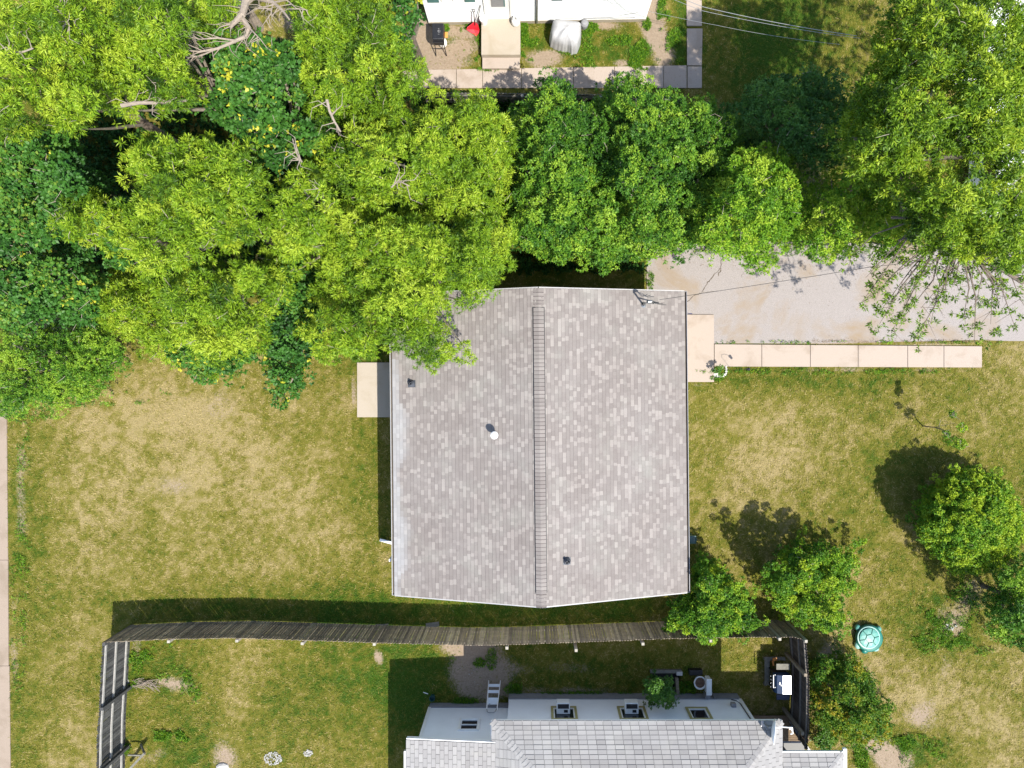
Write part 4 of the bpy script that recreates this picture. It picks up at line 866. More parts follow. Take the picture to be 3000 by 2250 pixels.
# barbecue grill with a blue lid
bq0 = W(2292, 2000, 0); bq = thing('grill', 'blue lidded barbecue grill with white handle beside the brown fence', 'grill', bq0)
def BP(x, y, z): return W(x, y, z) - bq0
zt = 1.08; a, b_ = BP(2272, 2034, zt), BP(2317, 1980, zt); xm_ = BP(2295, 2000, zt).x
b = MB(); prof = [(a.x, .78), (a.x + .02, .92), (a.x + .08, 1.02), (xm_, 1.075), (b_.x - .02, 1.082), (b_.x, 1.05), (b_.x, .78)]
r0 = [b.vert((x, a.y, z)) for x, z in prof]; r1 = [b.vert((x, b_.y, z)) for x, z in prof]
for k in range(3): b.face((r0[k], r0[k + 1], r1[k + 1], r1[k]))
b.face(r0[::-1]); b.face(r1); b.face((r0[5], r0[6], r1[6], r1[5])); lid = b.build('lid', M['bluelid'], bq)
b = MB(); b.hexa([(xm_, a.y + .004, 1.0), (b_.x - .004, a.y + .004, 1.0), (b_.x - .004, b_.y - .004, 1.0), (xm_, b_.y - .004, 1.0), (xm_, a.y + .004, 1.0765), (b_.x - .004, a.y + .004, 1.083), (b_.x - .004, b_.y - .004, 1.083), (xm_, b_.y - .004, 1.0765)]); b.build('lid_glint_top', M['steel'], lid)  # pale flat steel half added to give the blue lid its sun glint
b = MB(); hx_ = a.x - .045; ya, yb_ = BP(0, 2018, zt).y, BP(0, 1981, zt).y; b.tube([(a.x + .04, ya, .96), (hx_, ya + .0, .99), (hx_, yb_, .99), (a.x + .04, yb_, .96)], .016, 8); b.build('handle', M['white'], lid)
b = MB(); mc = Vector((xm_ - .12, (a.y + b_.y) / 2 + .02, 1.058)); b.lathe(mc + Vector((0, .05, 0)), [(.016, 0), (.026, 0), (.026, .01), (.016, .01)], 12); b.lathe(mc + Vector((0, -.0, 0)), [(.012, 0), (.022, 0), (.022, .01), (.012, .01)], 12); b.lathe(mc + Vector((.05, -.04, .006)), [(.016, 0), (.026, 0), (.026, .01), (.016, .01)], 12); b.build('emblem', M['white'], lid)
b = MB(); b.box(((a.x + b_.x) / 2, (a.y + b_.y) / 2, .62), (b_.x - a.x - .02, b_.y - a.y, .3)); b.build('firebox', M['black'], bq, bevel=.01)
c = BP(2294, 1953, .82); b = MB(); b.box(c, (.50, .22, .03)); b.build('side_shelf', M['wood_grey'], bq, bevel=.008)
c = BP(2294, 2042, .82); b = MB(); b.box(c, (.48, .20, .03)); b.build('side_shelf', M['bluelid'], bq, bevel=.008)
b = MB(); 
for k in range(4): b.lathe((a.x - .03, a.y + .12 + .13 * k, .70), [(0, 0), (.03, 0), (.03, .02), (0, .02)], 10)
b.build('knob', M['greymetal'], bq)
for dx in (a.x + .05, b_.x - .05):
    for dy in (a.y + .05, b_.y - .05): b = MB(); b.bar((dx, dy, 0.02), (dx, dy, .5), .04, .04, Vector((1, 0, 0))); b.build('leg', M['black'], bq)
pf = thing('timber_frame', 'open grey timber frame on the grass left of the blue lidded grill', 'timber frame', W(2250, 1965, 0)); o_ = W(2250, 1965, 0)
for (x0, y0, x1, y1, wd) in ((2247, 1928, 2247, 2006, .18), (2240, 1929, 2300, 1929, .12), (2252, 2004, 2264, 2004, .10)):
    b = MB(); b.bar(W(x0, y0, .2) - o_, W(x1, y1, .2) - o_, wd, .05); b.build('beam', M['wood_grey'], pf)
b = MB()
for x0, y0 in ((2241, 1930), (2241, 2003), (2296, 1930)): b.box(W(x0, y0, .09) - o_, (.08, .08, .18))
b.build('leg', M['wood_grey'], pf)
b = MB(); b.bar(W(2264, 1936, .3), W(2266, 1950, .3), .05, .04); b.bar(W(2264, 1933, .3), W(2276, 1930, .3), .10, .04); tag(b.build('block', M['orange']), 'small orange handled tool on the timber frame by the grill', 'tool')
# ------------------------------------------------------------------ turtle sandbox
tc = W(2543, 1868, .0); tt = thing('sandbox', 'green turtle shaped sandbox with pale domed lid on the lawn', 'sandbox', tc)
def TP(x, y, z): return W(x, y, z) - tc
b = MB(); b.lathe((-.03, .03, 0), [(0, 0), (.44, 0), (.50, .05), (.52, .12), (.50, .20), (.44, .23), (0, .23)], 36); b.build('base', M['turtle'], tt, smooth=True)
cl_ = TP(2545, 1868, .27); b = MB(); b.lathe((cl_.x, cl_.y, .22), [(.42, 0), (.435, .03), (.42, .06), (.385, .065), (.38, .04), (0, .05)], 40); b.build('lid', M['turtle_rim'], tt, smooth=False)
def dome(r_): return .275 + .10 * math.sqrt(max(0, 1 - (r_ / .42) ** 2))
b = MB()
def plate(pts):
    i = []; cxx = sum(p[0] for p in pts) / len(pts); cyy = sum(p[1] for p in pts) / len(pts); rings = []
    for k_, lift_ in ((1.0, -.03), (.985, .0), (.93, .012)):
        rings.append([b.vert((cl_.x + cxx + (p[0] - cxx) * k_, cl_.y + cyy + (p[1] - cyy) * k_, dome(math.hypot(cxx + (p[0] - cxx) * k_, cyy + (p[1] - cyy) * k_)) + lift_)) for p in pts])
    cc_ = b.vert((cl_.x + cxx, cl_.y + cyy, dome(math.hypot(cxx, cyy)) + .016)); n_ = len(pts)
    for q0, q1 in zip(rings[:-1], rings[1:]):
        for k in range(n_): b.face((q0[k], q0[(k + 1) % n_], q1[(k + 1) % n_], q1[k]))
    for k in range(n_): b.face((rings[-1][k], rings[-1][(k + 1) % n_], cc_))
hexr = .165; rot = math.radians(12); hp = [(hexr * math.cos(rot + k * math.pi / 3), hexr * math.sin(rot + k * math.pi / 3)) for k in range(6)]
plate(hp); g0 = .014
for k in range(6):
    a0 = rot + k * math.pi / 3; a1 = a0 + math.pi / 3; r1, r2 = hexr + g0, .372; e0 = g0 / 2
    pts = [(r1 * math.cos(a0) + e0 * -math.sin(a0), r1 * math.sin(a0) + e0 * math.cos(a0))]
    for q in range(7):
        t_ = a0 + (a1 - a0) * q / 6; off = e0 / r2; t_ = min(max(t_, a0 + off), a1 - off); pts.append((r2 * math.cos(t_), r2 * math.sin(t_)))
    pts.append((r1 * math.cos(a1) + e0 * math.sin(a1), r1 * math.sin(a1) - e0 * math.cos(a1))); plate(pts)
b.build('shell_plates', M['turtle_pale'], tt)
b = MB(); b.lathe((cl_.x, cl_.y, .268), [(0, 0.07), (.2, .06), (.3, .045), (.375, .01)], 36); b.build('groove', M['turtle'], tt)
for (x, y, sx_, sy_) in ((2512, 1889, .12, .15), (2563, 1899, .14, .11), (2573, 1842, .10, .12), (2512, 1838, .10, .12)):
    b = MB(); q = TP(x, y, .08); b.lathe((q.x, q.y, .04), [(0, 0), (1, 0), (1, .08), (.8, .13), (0, .15)], 16, sx=sx_, sy=sy_); b.build('foot', M['turtle_rim'] if y > 1860 else M['turtle_pale'], tt, smooth=True)
b = MB(); q = TP(2531, 1904, .1); b.lathe((q.x, q.y, .02), [(0, 0), (1, 0), (1.05, .12), (.8, .2), (0, .23)], 18, sx=.13, sy=.12); b.build('head', M['turtle'], tt, smooth=True)

# ------------------------------------------------------------------ items at the front of the main house
b = MB(); p = W(2008, 1581, 0); bn = thing('storage_bin', 'dark teal lidded bin half under the eave of the large roof', 'bin', W(2020, 1581, 0))
c = W(2032, 1581, .8) - W(2020, 1581, 0)
b = MB(); b.box((c.x - .33, c.y, .38), (.72, .24, .76)); b.build('body', M['binteal'], bn, bevel=.03)
b = MB(); b.box((c.x - .31, c.y, .80), (.80, .29, .05)); b.tube([(c.x + .07, c.y - .10, .84), (c.x + .10, c.y, .86), (c.x + .07, c.y + .10, .84)], .015, 6); b.build('lid', M['binteal'], bn, bevel=.02)
fg = thing('flag_bunting', 'red white and blue bunting hanging at the front eave over the step', 'bunting', W(2010, 935, 2.2)); o_ = W(2010, 935, 2.2)
r = random.Random(8)
for nm, mt, pts in (('blue_cloth', 'flagblue', [(2006, 921), (2012, 917), (2019, 919), (2028, 919)]), ('white_cloth', 'flagwhite', [(2006, 925), (2009, 928), (2012, 924)]), ('red_cloth', 'flagred', [(2006, 932), (2010, 941), (2012, 951), (2012, 957)])):
    b = MB(); 
    for (x0, y0), (x1, y1) in zip(pts[:-1], pts[1:]):
        b.hexa([W(x0 - 1.2, y0 - 1.2, 2.0) - o_, W(x0 + 1.2, y0 + 1.2, 2.0) - o_, W(x1 + 1.2, y1 + 1.2, 1.95) - o_, W(x1 - 1.2, y1 - 1.2, 1.95) - o_, W(x0 - 1.2, y0 - 1.2, 2.2) - o_, W(x0 + 1.2, y0 + 1.2, 2.2) - o_, W(x1 + 1.2, y1 + 1.2, 2.12) - o_, W(x1 - 1.2, y1 - 1.2, 2.12) - o_])
    b.build(nm, M[mt], fg)
pb = MB(); r = random.Random(2)
for (x, y) in ((2094, 1096), (2094, 1101), (2100, 1102), (2106, 1103), (2112, 1102), (2117, 1100), (2121, 1097), (2126, 1094), (2127, 1088), (2127, 1081), (2126, 1075), (2122, 1098), (2099, 1097)):
    q = W(x, y, 0); sz = r.uniform(.07, .11); pb.lathe(q, [(0, .07), (sz * .6, .065), (sz * .75, .03), (sz * .7, -.01)], 7, sx=r.uniform(.6, 1), sy=r.uniform(.6, 1))
tag(pb.build('bed_edging', M['stone']), 'ring of whitewashed stones round the small plant by the step', 'stone edging')
hk = thing('shepherd_hook', 'thin garden hook with a hanging lantern beside the front walk', 'garden hook', W(2143, 1084, 0)); o_ = W(2143, 1084, 0)
b = MB(); tpz = 1.05; b.tube([(0, 0, 0), (0, 0, tpz), (.06, .02, tpz + .14), (.18, .03, tpz + .16), (.32, .02, tpz + .06)], .007, 6); b.build('rod', M['darkmetal'], hk)
b = MB(); b.lathe((.33, .02, tpz - .14), [(0, 0), (.045, .01), (.05, .15), (.06, .16), (.02, .2), (0, .2)], 12); b.build('lantern', M['darkmetal'], hk)

# ------------------------------------------------------------------ parked vehicles under the big tree
def vehicle(label, px, py, rz):
    t_ = thing('parked_car', label, 'car', W(px, py, 0), 'white cars under the right trees', rz)
    L, Wd = 4.7, 1.85; b = MB(); secs = [(-2.35, .80, .45, .80), (-2.25, .90, .40, .95), (-1.4, .92, .35, 1.02), (1.2, .92, .35, 1.05), (2.1, .90, .38, .98), (2.35, .80, .45, .85)]; rings = []
    for x, hw, z0, z1 in secs: rings.append([b.vert(q) for q in ((x, -hw, z0), (x, hw, z0), (x, hw, (z0 + z1) / 2), (x, hw * .9, z1), (x, -hw * .9, z1), (x, -hw, (z0 + z1) / 2))])
    for a, c in zip(rings[:-1], rings[1:]):
        for k in range(6): b.face((a[k], a[(k + 1) % 6], c[(k + 1) % 6], c[k]))
    b.face(rings[0]); b.face(rings[-1][::-1]); b.build('body', M['carwhite'], t_, bevel=.05)
    b = MB(); b.hexa([(-2.1, -.8, 1.02), (.95, -.8, 1.02), (.95, .8, 1.02), (-2.1, .8, 1.02), (-1.75, -.66, 1.60), (.25, -.66, 1.60), (.25, .66, 1.60), (-1.75, .66, 1.60)]); b.build('window', M['carglass'], t_, bevel=.02)
    b = MB(); b.hexa([(-1.85, -.70, 1.585), (.33, -.70, 1.585), (.33, .70, 1.585), (-1.85, .70, 1.585), (-1.75, -.62, 1.66), (.2, -.62, 1.66), (.2, .62, 1.66), (-1.75, .62, 1.66)]); b.build('roof_panel', M['carwhite'], t_, bevel=.03)
    for x in (-1.45, 1.45):
        for y in (-.86, .86):
            Rm = Matrix.Rotation(math.pi / 2, 3, 'X'); b = MB(); b.lathe((x, y + .1, .33), [(.2, 0), (.33, .0), (.34, .1), (.33, .2), (.2, .2)], 20, Rm); wh = b.build('wheel', M['tyre'], t_); b = MB(); b.lathe((x, y + .09, .33), [(0, 0.01), (.2, 0.0), (.2, .18), (0, .17)], 16, Rm); b.build('rim', M['greymetal'], wh)
    for y in (-.65, .65): b = MB(); b.box((2.33, y, .72), (.06, .3, .13)); b.build('headlight', M['steel'], t_, bevel=.01)
    return t_
vehicle('white car hidden under the tree at the right above the driveway end', 2892, 470, math.radians(88))
vehicle('white car hidden under the tree in the top right corner', 2870, 105, math.radians(60))
# ------------------------------------------------------------------ trees
def mkleaves(pos, axis, k, L, wd, r, spread=.9, tint=None, tj=.16, droop=.1, shape='thin'):
    """k leaves round each sprig point; returns vertices, faces, tints"""
    n = len(pos); N = n * k; p = np.repeat(pos, k, 0); ax = np.repeat(axis, k, 0); t = np.repeat(tint, k) + r.normal(0, tj, N)
    d = ax * .55 + r.normal(0, spread, (N, 3)); d[:, 2] -= droop; d /= np.linalg.norm(d, axis=1)[:, None]
    up = r.normal(0, .62, (N, 3)); up[:, 2] += 1; up -= (up * d).sum(1)[:, None] * d; up /= np.linalg.norm(up, axis=1)[:, None] + 1e-9
    sd_ = np.cross(up, d); LL = (L * r.uniform(.65, 1.25, N))[:, None]; ww_ = (wd * r.uniform(.7, 1.2, N))[:, None] / 2
    p = p + d * (r.uniform(0, .35, N)[:, None] * L)
    v = np.stack([p, p + d * LL * .45 + sd_ * ww_, p + d * LL - up * LL * .12, p + d * LL * .45 - sd_ * ww_], 1).reshape(-1, 3)
    return v, np.arange(4 * N).reshape(-1, 4), np.clip(t, 0, 1)
def pts_in(poly, spacing, r, tries=9):
    P = np.array(poly, float); x0, y0 = P.min(0); x1, y1 = P.max(0); out = []; n = int((x1 - x0) * (y1 - y0) / spacing ** 2 * tries)
    cx_ = r.uniform(x0, x1, n); cy_ = r.uniform(y0, y1, n); ok = inpoly(cx_, cy_, poly); cx_, cy_ = cx_[ok], cy_[ok]; grid = {}
    for x, y in zip(cx_, cy_):
        gxi, gyi = int(x // spacing), int(y // spacing); bad = False
        for i in (-1, 0, 1):
            for j in (-1, 0, 1):
                for (qx, qy) in grid.get((gxi + i, gyi + j), ()):
                    if (qx - x) ** 2 + (qy - y) ** 2 < spacing ** 2: bad = True; break
        if not bad: grid.setdefault((gxi, gyi), []).append((x, y)); out.append((x, y))
    return np.array(out).reshape(-1, 2)
STY = {  # material, leaf length, leaf width, leaves per sprig, sprigs per clump, clump radius m, spacing px, tint bias
    'yellow': ('yellow', .125, .024, 15, 25, .25, 29, .50), 'olive': ('olive', .12, .034, 13, 25, .26, 30, .50), 'mid': ('mid', .09, .038, 11, 34, .25, 28, .50), 'deep': ('deep', .09, .04, 11, 34, .26, 29, .46),
    'maple': ('maple', .11, .085, 7, 32, .28, 31, .38), 'bright': ('bright', .09, .036, 11, 34, .25, 27, .52), 'bush': ('bush', .07, .04, 10, 30, .15, 18, .62), 'orangey': ('orangey', .075, .034, 10, 30, .17, 19, .55), 'fine': ('mid', .08, .028, 12, 30, .24, 26, .6), 'vine': ('vine', .06, .034, 10, 30, .14, 15, .52)}
def tree(name, label, poly, style, z_top, z_edge, seed, holes=(), base=None, D=True, dens=1.0, group=None, cat='tree', trunk_r=.16, rough=.55, twigs=30, under=True, extra=(), ytip=0.0, bark='bark', flat=.9, rag=90, db=0.0):
    if D: poly = [(x * 1.3562, y * 1.3562) for x, y in poly]; holes = [(x * 1.3562, y * 1.3562, r_ * 1.3562) for x, y, r_ in holes]
    mat, L, wd, k, ns, cr, sp_, bias = STY[style]; r = np.random.default_rng(seed); bias += db; S_ = F / (H - (z_top + z_edge) / 2); sc = S_ / 100.0
    c = pts_in(poly, sp_ * sc / math.sqrt(dens), r); d = edgedist(c[:, 0], c[:, 1], poly)
    for (hx_, hy_, hr) in holes: m = np.hypot(c[:, 0] - hx_, c[:, 1] - hy_) > hr; c, d = c[m], d[m]
    R = max(d.max(), 1); u = np.clip(d / (R * flat), 0, 1); dome_ = np.sqrt(1 - (1 - u) ** 2)
    z = z_edge + (z_top - z_edge) * dome_ + rough * 3.4 * (fbm(c[:, 0] / 100, c[:, 1] / 100, .95, seed, 2) - .5) * (.5 + .5 * u) + r.normal(0, min(.34, rough * .7), len(c))
    # big limbs' masses: random lobes stand higher
    gap = fbm(c[:, 0] / S_, c[:, 1] / S_, .95, seed + 9, 3, .6)   # hollows between the boughs
    z = z - np.clip(.47 - gap, 0, 1) * rough * 6 * np.clip(u * 2, 0, 1)
    z = np.maximum(z, .3 + cr); keep = (gap > .30) | (r.random(len(c)) < .35); keep &= d > rag * sc * (fbm(c[:, 0] / S_, c[:, 1] / S_, .7, seed + 19, 2) - .5)
    # keep the clumps within the outline
    cr_px = cr * S_ * .75; inward = d < cr_px
    cen = np.array([(np.mean([p[0] for p in poly])), np.mean([p[1] for p in poly])])
    c = c[keep]; z = z[keep]; d = d[keep]; n = len(c)
    wx = (c[:, 0] - CX) * (H - z) / F; wy = -(c[:, 1] - CY) * (H - z) / F; P = np.stack([wx, wy, z], -1)
    rad = cr * r.uniform(.7, 1.25, n) * np.clip(.35 + d / (cr * S_), .45, 1)
    if under:   # inner, lower layers so that gaps open on leaves further down rather than on the ground
        PL, RL = [P], [rad]
        for lo_, hi_, pr_ in ((.7, 1.3, .7), (1.4, 2.4, .7), (2.4, 4.0, .5)):
            m = (d > cr * S_ * .5) & (r.random(n) < pr_); P2 = P[m].copy(); P2[:, 2] = np.maximum(P2[:, 2] - r.uniform(lo_, hi_, m.sum()) * min(1, z_top / 6), .3); P2[:, :2] += r.normal(0, .2, (m.sum(), 2))
            f_ = (H - P2[:, 2]) / (H - P[m][:, 2]); P2[:, :2] *= f_[:, None]; PL.append(P2); RL.append(rad[m] * 1.25)
        Pall = np.concatenate(PL); rall = np.concatenate(RL); low = np.concatenate([np.zeros(n), np.ones(len(Pall) - n)])
    else: Pall, rall, low = P, rad, np.zeros(n)
    N = len(Pall); nn = np.where(low > 0, ns // 2, np.maximum(8, (ns * np.clip(rall / cr, .4, 1.3) ** 1.6))).astype(int); rep = np.repeat(np.arange(N), nn); T_ = len(rep)
    dv = r.normal(0, 1, (T_, 3)); dv[:, 2] = np.abs(dv[:, 2]) * 1.0 - .25; dv /= np.linalg.norm(dv, axis=1)[:, None]
    q = r.uniform(.55, 1.0, T_) ** .6; pos = Pall[rep] + dv * (rall[rep] * q)[:, None] * np.array([1, 1, .95])
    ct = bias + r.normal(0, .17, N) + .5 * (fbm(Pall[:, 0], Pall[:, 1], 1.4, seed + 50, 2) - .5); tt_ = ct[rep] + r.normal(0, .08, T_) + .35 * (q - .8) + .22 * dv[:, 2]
    if ytip: tt_ = np.where((r.random(T_) < ytip) & (low[rep] == 0), 1.05, np.minimum(tt_, .68))
    if len(extra):
        E = np.array([e[:3] for e in extra]); Ek = np.repeat(np.arange(len(E)), [int(e[3]) for e in extra]); er = np.array([e[4] for e in extra])[Ek]
        dv2 = r.normal(0, 1, (len(Ek), 3)); dv2 /= np.linalg.norm(dv2, axis=1)[:, None]; pos = np.concatenate([pos, E[Ek] + dv2 * (er * r.random(len(Ek)) ** .5)[:, None]]); dv = np.concatenate([dv, dv2]); tt_ = np.concatenate([tt_, bias + r.normal(0, .12, len(Ek))])
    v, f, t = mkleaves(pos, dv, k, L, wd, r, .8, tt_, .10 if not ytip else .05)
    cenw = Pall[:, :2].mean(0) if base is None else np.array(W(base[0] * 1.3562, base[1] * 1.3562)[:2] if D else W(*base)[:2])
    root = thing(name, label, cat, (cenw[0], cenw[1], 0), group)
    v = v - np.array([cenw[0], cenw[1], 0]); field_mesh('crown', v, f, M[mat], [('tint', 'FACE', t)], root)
    O = Vector((cenw[0], cenw[1], 0)); b = MB(); zf = z_top * .42; rr_ = random.Random(seed)
    b.tube([(0, 0, -.1), (rr_.uniform(-.06, .06), rr_.uniform(-.06, .06), zf * .5), (0, 0, zf), (rr_.uniform(-.2, .2), rr_.uniform(-.2, .2), z_top * .72)], [trunk_r * 1.25, trunk_r, trunk_r * .8, trunk_r * .3], 10); b.build('trunk', M[bark], root)
    b = MB(); sel = rr_.sample(range(n), min(n, 14))
    for i_ in sel:
        e = Vector(P[i_]) - O; st_ = Vector((0, 0, zf * rr_.uniform(.7, 1.25))); mid = st_.lerp(e, .5) + Vector((rr_.uniform(-.2, .2), rr_.uniform(-.2, .2), rr_.uniform(0, .4) - .1)); b.tube([st_, mid, e], [trunk_r * .42, trunk_r * .26, trunk_r * .06], 6)
    for _ in range(twigs):
        i_ = rr_.randrange(n); e = Vector(P[i_]) - O; rd = rad[i_]; a = rr_.uniform(0, 6.28); l = rr_.uniform(.15, .45) * min(1, cr / .3); s0 = e + Vector((rr_.uniform(-.6, .6) * rd, rr_.uniform(-.6, .6) * rd, rd * .45))
        m1 = s0 + Vector((math.cos(a) * l * .5, math.sin(a) * l * .5, rr_.uniform(-.03, .12))); e1 = m1 + Vector((math.cos(a + rr_.uniform(-.6, .6)) * l * .5, math.sin(a) * l * .5, rr_.uniform(-.02, .12))); b.tube([s0, m1, e1], [.010, .007, .003], 5)
    b.build('branches', M['twig'], root); return root, P
G1 = 'trees of the wood on the left'; G2 = 'trees along the driveway'
tree('tree', 'yellow green tree in the top left corner', [(-30, -30), (230, -30), (250, 60), (230, 140), (240, 210), (215, 255), (160, 285), (100, 262), (60, 300), (-30, 300)], 'yellow', 9.5, 6.8, 101, flat=.5, group=G1, twigs=36)
tree('tree', 'yellow green tree right of the corner one, beside the dead grey limbs', [(225, -30), (400, -30), (420, 40), (405, 90), (430, 150), (420, 215), (365, 250), (300, 238), (268, 272), (225, 250), (235, 200), (225, 120), (245, 60)], 'yellow', 9.0, 6.6, 102, flat=.5, group=G1, twigs=40, holes=[(330, 222, 12)])
tree('tree', 'small yellow green tree half under the dead crooked limbs', [(395, -30), (520, -30), (525, 30), (505, 60), (500, 95), (440, 112), (405, 90), (420, 30)], 'yellow', 6.5, 4.6, 141, flat=.5, group=G1, twigs=8)
tree('tree', 'dark green broadleaf tree at the left edge below the black gap', [(-30, 290), (60, 292), (120, 285), (165, 305), (205, 345), (225, 420), (290, 440), (300, 520), (280, 580), (200, 560), (100, 540), (-30, 560)], 'maple', 7.5, 5.0, 103, group=G1, ytip=.003)
tree('tree', 'dark green broadleaf tree at the left edge above the low bushy tree', [(-30, 545), (80, 535), (180, 550), (240, 600), (215, 660), (190, 705), (110, 690), (60, 700), (20, 715), (-30, 700)], 'maple', 6.2, 4.2, 104, group=G1, ytip=.012)
tree('tree', 'small yellow tree showing inside the dark trees at far left', [(95, 430), (150, 400), (230, 430), (300, 450), (310, 520), (250, 540), (180, 520), (110, 500)], 'yellow', 7.8, 6.0, 105, flat=.5, group=G1)
tree('bushy_tree', 'low bushy green tree spilling onto the lawn at far left', [(-30, 722), (60, 708), (140, 700), (210, 690), (270, 735), (272, 790), (235, 815), (238, 850), (190, 860), (150, 885), (90, 872), (40, 890), (-30, 900)], 'fine', 3.6, .9, 106, group=G1)
tree('tree', 'tall golden green tree in the middle of the wood', [(262, 340), (330, 290), (420, 300), (500, 285), (560, 340), (590, 400), (560, 470), (585, 540), (520, 560), (440, 570), (400, 600), (300, 590), (275, 520), (290, 450), (300, 390)], 'yellow', 9.3, 6.8, 107, flat=.5, holes=[(470, 312, 12), (548, 322, 10)], group=G1, twigs=36)
tree('tree', 'golden green tree reaching the lawn below the middle of the wood', [(310, 590), (420, 575), (520, 565), (590, 560), (640, 590), (640, 650), (580, 690), (575, 740), (540, 780), (470, 790), (430, 760), (380, 740), (360, 680), (330, 650)], 'yellow', 7.6, 4.6, 108, flat=.5, group=G1, twigs=36)
tree('tree', 'small olive green tree left of the golden one at the lawn edge', [(195, 620), (250, 590), (310, 600), (350, 660), (385, 720), (400, 775), (330, 770), (280, 740), (230, 700), (200, 680)], 'yellow', 5.2, 2.6, 109, group=G1, twigs=10)
tree('tree', 'dark broadleaf tree with yellow shoots below the dead limbs', [(432, 125), (520, 85), (600, 95), (640, 130), (640, 200), (665, 240), (700, 290), (690, 345), (620, 372), (575, 350), (520, 290), (450, 255), (432, 180)], 'maple', 7.8, 5.8, 110, group=G1, ytip=.05)
tree('tree', 'feathery yellow green tree at the top left of the white house', [(640, -30), (835, -30), (850, 60), (905, 120), (930, 180), (900, 240), (830, 262), (760, 250), (700, 292), (655, 215), (650, 130), (630, 60)], 'yellow', 7.5, 4.6, 111, flat=.6, group=G1, twigs=36)
tree('tree', 'dark broadleaf tree against the corner of the white house', [(825, -30), (908, -30), (905, 30), (915, 80), (905, 108), (880, 118), (850, 60)], 'maple', 6.2, 4.6, 112, group=G1, twigs=4)
tree('tree', 'feathery yellow green tree right of the wood just above the roof corner', [(690, 275), (760, 252), (830, 258), (920, 195), (990, 205), (1060, 200), (1095, 250), (1110, 330), (1095, 400), (1100, 450), (1000, 470), (900, 450), (800, 470), (740, 440), (700, 400), (660, 350)], 'yellow', 7.4, 3.9, 113, flat=.7, holes=[(708, 300, 14), (742, 285, 9), (835, 432, 14), (862, 420, 10), (690, 345, 9)], group=G1, twigs=36)
tree('tree', 'feathery yellow green tree hanging over the corner of the large roof', [(640, 440), (740, 445), (850, 460), (1000, 470), (1095, 455), (1112, 520), (1098, 580), (1060, 605), (1040, 655), (1000, 662), (965, 640), (940, 680), (960, 735), (1005, 745), (1030, 770), (1015, 795), (975, 775), (940, 805), (900, 780), (870, 785), (840, 765), (790, 770), (740, 785), (690, 770), (660, 720), (680, 640), (690, 560), (640, 500)], 'yellow', 7.2, 4.4, 114, flat=.5, holes=[(700, 520, 9), (655, 470, 9)], group=G1, twigs=36)
tree('tree', 'golden green tree between the middle of the wood and the roof tree', [(565, 470), (610, 380), (690, 350), (740, 440), (700, 500), (690, 560), (640, 590), (590, 560)], 'yellow', 8.0, 6.4, 115, flat=.5, holes=[(652, 415, 17), (668, 440, 15), (560, 472, 11), (575, 478, 9)], group=G1, twigs=30)
tree('tree', 'dark ivy covered tree dipping onto the lawn left of the roof', [(572, 690), (560, 600), (600, 560), (660, 560), (700, 600), (695, 740), (690, 775), (650, 785), (655, 820), (640, 860), (615, 882), (592, 868), (600, 840), (590, 800), (575, 770)], 'maple', 4.0, 1.2, 116, group=G1, ytip=.02, twigs=4)
tree('tree', 'dark green broadleaf tree at the lawn edge with yellow shoots', [(385, 690), (450, 670), (510, 720), (540, 770), (515, 812), (470, 815), (440, 830), (400, 800), (370, 780), (360, 740)], 'maple', 3.8, 1.4, 117, group=G1, ytip=.05, twigs=4)
tree('tree', 'dense mid green tree nearest the roof in the row', [(1090, 222), (1125, 208), (1158, 182), (1190, 166), (1220, 182), (1246, 210), (1272, 226), (1290, 250), (1300, 330), (1290, 420), (1300, 500), (1285, 550), (1230, 540), (1210, 575), (1160, 545), (1100, 520), (1100, 450), (1108, 380), (1115, 300)], 'mid', 5.6, 2.0, 118, rag=50, group=G2, twigs=20)
tree('tree', 'dense mid green tree second from the roof with a bright crown', [(1290, 250), (1280, 224), (1300, 208), (1312, 178), (1353, 160), (1389, 163), (1413, 182), (1453, 190), (1484, 210), (1540, 228), (1548, 250), (1555, 330), (1540, 400), (1500, 470), (1490, 530), (1410, 555), (1350, 560), (1310, 600), (1275, 560), (1300, 480), (1290, 400), (1305, 320)], 'mid', 5.8, 1.9, 119, rag=50, group=G2, twigs=20)
tree('tree', 'low mid green tree filling the hollow between the two crowns behind the roof', [(1255, 230), (1300, 225), (1335, 300), (1340, 400), (1345, 500), (1330, 560), (1270, 560), (1250, 480), (1255, 350)], 'mid', 4.6, 2.6, 142, group=G2, twigs=6)
tree('tree', 'dark green tree squeezed between second crown and lime green tree', [(1480, 240), (1545, 225), (1600, 270), (1590, 330), (1550, 420), (1520, 520), (1480, 540), (1450, 460), (1470, 340)], 'mid', 4.6, 2.6, 143, group=G2, twigs=6)
tree('tree', 'bright lime green tree in the row above the driveway', [(1560, 345), (1620, 290), (1690, 320), (1730, 370), (1775, 410), (1750, 480), (1725, 530), (1690, 545), (1650, 585), (1600, 560), (1550, 545), (1490, 520), (1500, 465), (1540, 420)], 'bright', 6.2, 2.8, 120, rag=60, group=G2, twigs=20)
tree('tree', 'dark blue green tree behind the lime one beside the shaded lawn', [(1550, 245), (1590, 205), (1620, 178), (1680, 160), (1760, 158), (1830, 172), (1850, 230), (1840, 320), (1790, 395), (1720, 350), (1640, 290), (1570, 320)], 'deep', 4.6, 2.4, 121, flat=.4, group=G2, twigs=14)
tree('tree', 'leafy shrub like tree over the driveway between lime tree and big tree', [(1745, 420), (1800, 370), (1880, 380), (1940, 430), (1965, 520), (1930, 555), (1850, 545), (1800, 560), (1750, 570), (1725, 540)], 'bright', 5.4, 3.6, 122, flat=.5, group=G2, twigs=14)
